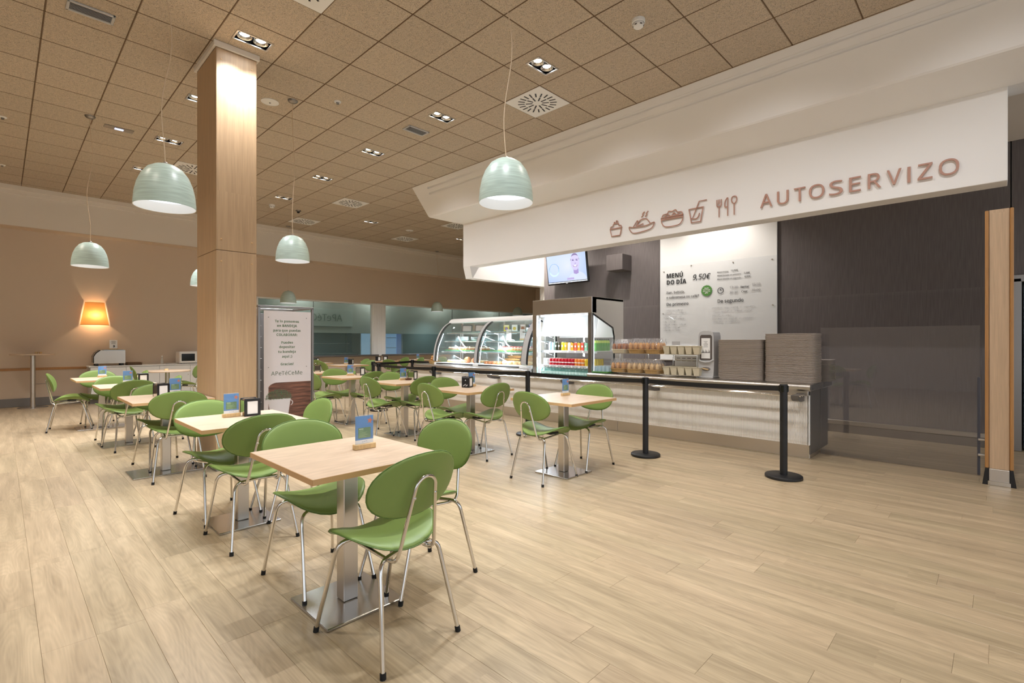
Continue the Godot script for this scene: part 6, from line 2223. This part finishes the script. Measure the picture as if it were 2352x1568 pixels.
	part(sh, "jar", mb().lathe([Vector2(0, 0), Vector2(0.016, 0), Vector2(0.013, 0.05)], 12), M.porcelain)
	part(sh, "lid", mb().lathe([Vector2(0.014, 0.05), Vector2(0.012, 0.068), Vector2(0, 0.07)], 12), M.ink)
	var tr := Node3D.new()
	part(tr, "pot", mb().lathe([Vector2(0, 0), Vector2(0.022, 0), Vector2(0.026, 0.035), Vector2(0.02, 0.037), Vector2(0, 0.037)], 12), M.block)
	row_of("wooden_pot", tr, [Vector3(0.50, 1.076, -13.74), Vector3(0.56, 1.076, -13.76)], "little wooden pot on the bar table", "pot", "wooden pots on the bar table")
	var kn := thing("wooden_stand", "little wooden stand at the middle of the low round table", "table stand", Vector3(2.28, TOP + 0.001, -11.72))
	part(kn, "block", mb().lathe([Vector2(0, 0), Vector2(0.04, 0), Vector2(0.03, 0.03), Vector2(0, 0.034)], 14), M.block)

# ---------------------------------------------------------------- build
func _ready() -> void:
	var cam := Camera3D.new()
	cam.name = "camera"
	cam.fov = rad_to_deg(2.0 * atan(784.0 / FOCAL))
	cam.near = 0.05
	cam.far = 80.0
	add_child(cam)
	cam.position = Vector3(0, CAM_H, 0)
	cam.rotation_degrees = Vector3(0, -YAW, 0)
	cam.current = true
	var env := Environment.new()
	env.background_mode = Environment.BG_COLOR
	env.background_color = Color(0.93, 0.96, 1.0)
	env.background_energy_multiplier = SKY_E
	env.tonemap_mode = Environment.TONE_MAPPER_LINEAR
	env.tonemap_exposure = EXPOSURE
	env.sdfgi_enabled = true
	env.ssao_enabled = true
	env.ssil_enabled = true
	var we := WorldEnvironment.new()
	we.name = "world"
	we.environment = env
	add_child(we)
	rng.seed = 77
	make_materials()
	M.ribbed = tri_map(mat(rgb(246, 242, 235), 0.4), knot_image(), Vector3(0.9, 1.35, 0.9), true)
	build_floor()
	build_ceiling()
	build_walls()
	build_bulkhead()
	build_column()
	build_fittings()
	build_pendants()
	build_sign()
	build_counter()
	build_vitrine()
	build_fridge()
	build_worktop_things()
	build_trays()
	build_menu()
	build_tv()
	build_post()
	build_trolley()
	build_cabinet()
	build_wall_lamp()
	build_dining()
	build_barrier()
	# service side: lamps out of view, placed to light wall, menu and return board
	for a in [[7.75, -7.0, "lighting the television wall", Vector3(0.55, -1, 0.0), 1.9], [7.7, -3.4, "before the menu board", Vector3(0.35, -1, 0), 0.8], [7.3, -6.45, "facing the return board", Vector3(0.25, -0.9, -1), 0.7], [7.6, -5.0, "between fridge and menu board", Vector3(0.3, -1, 0), 0.8]]:
		var o := thing("unseen_service_spotlight", "unseen recessed spotlight in the lower service ceiling %s" % a[2], "spotlight", Vector3(a[0], 3.75, a[1]))
		part(o, "trim_ring", mb().lathe([Vector2(0.05, -0.002), Vector2(0.065, -0.006), Vector2(0.068, 0)], 20), M.steel)
		part(o, "lamp", mb().lathe([Vector2(0.05, -0.002), Vector2(0, -0.002)], 16), M.lamp_cool)
		spot(Vector3(a[0], 3.74, a[1]), a[3], Color(1.0, 0.97, 0.94), SERV_E * a[4], 60.0, 0.7, 0.04)
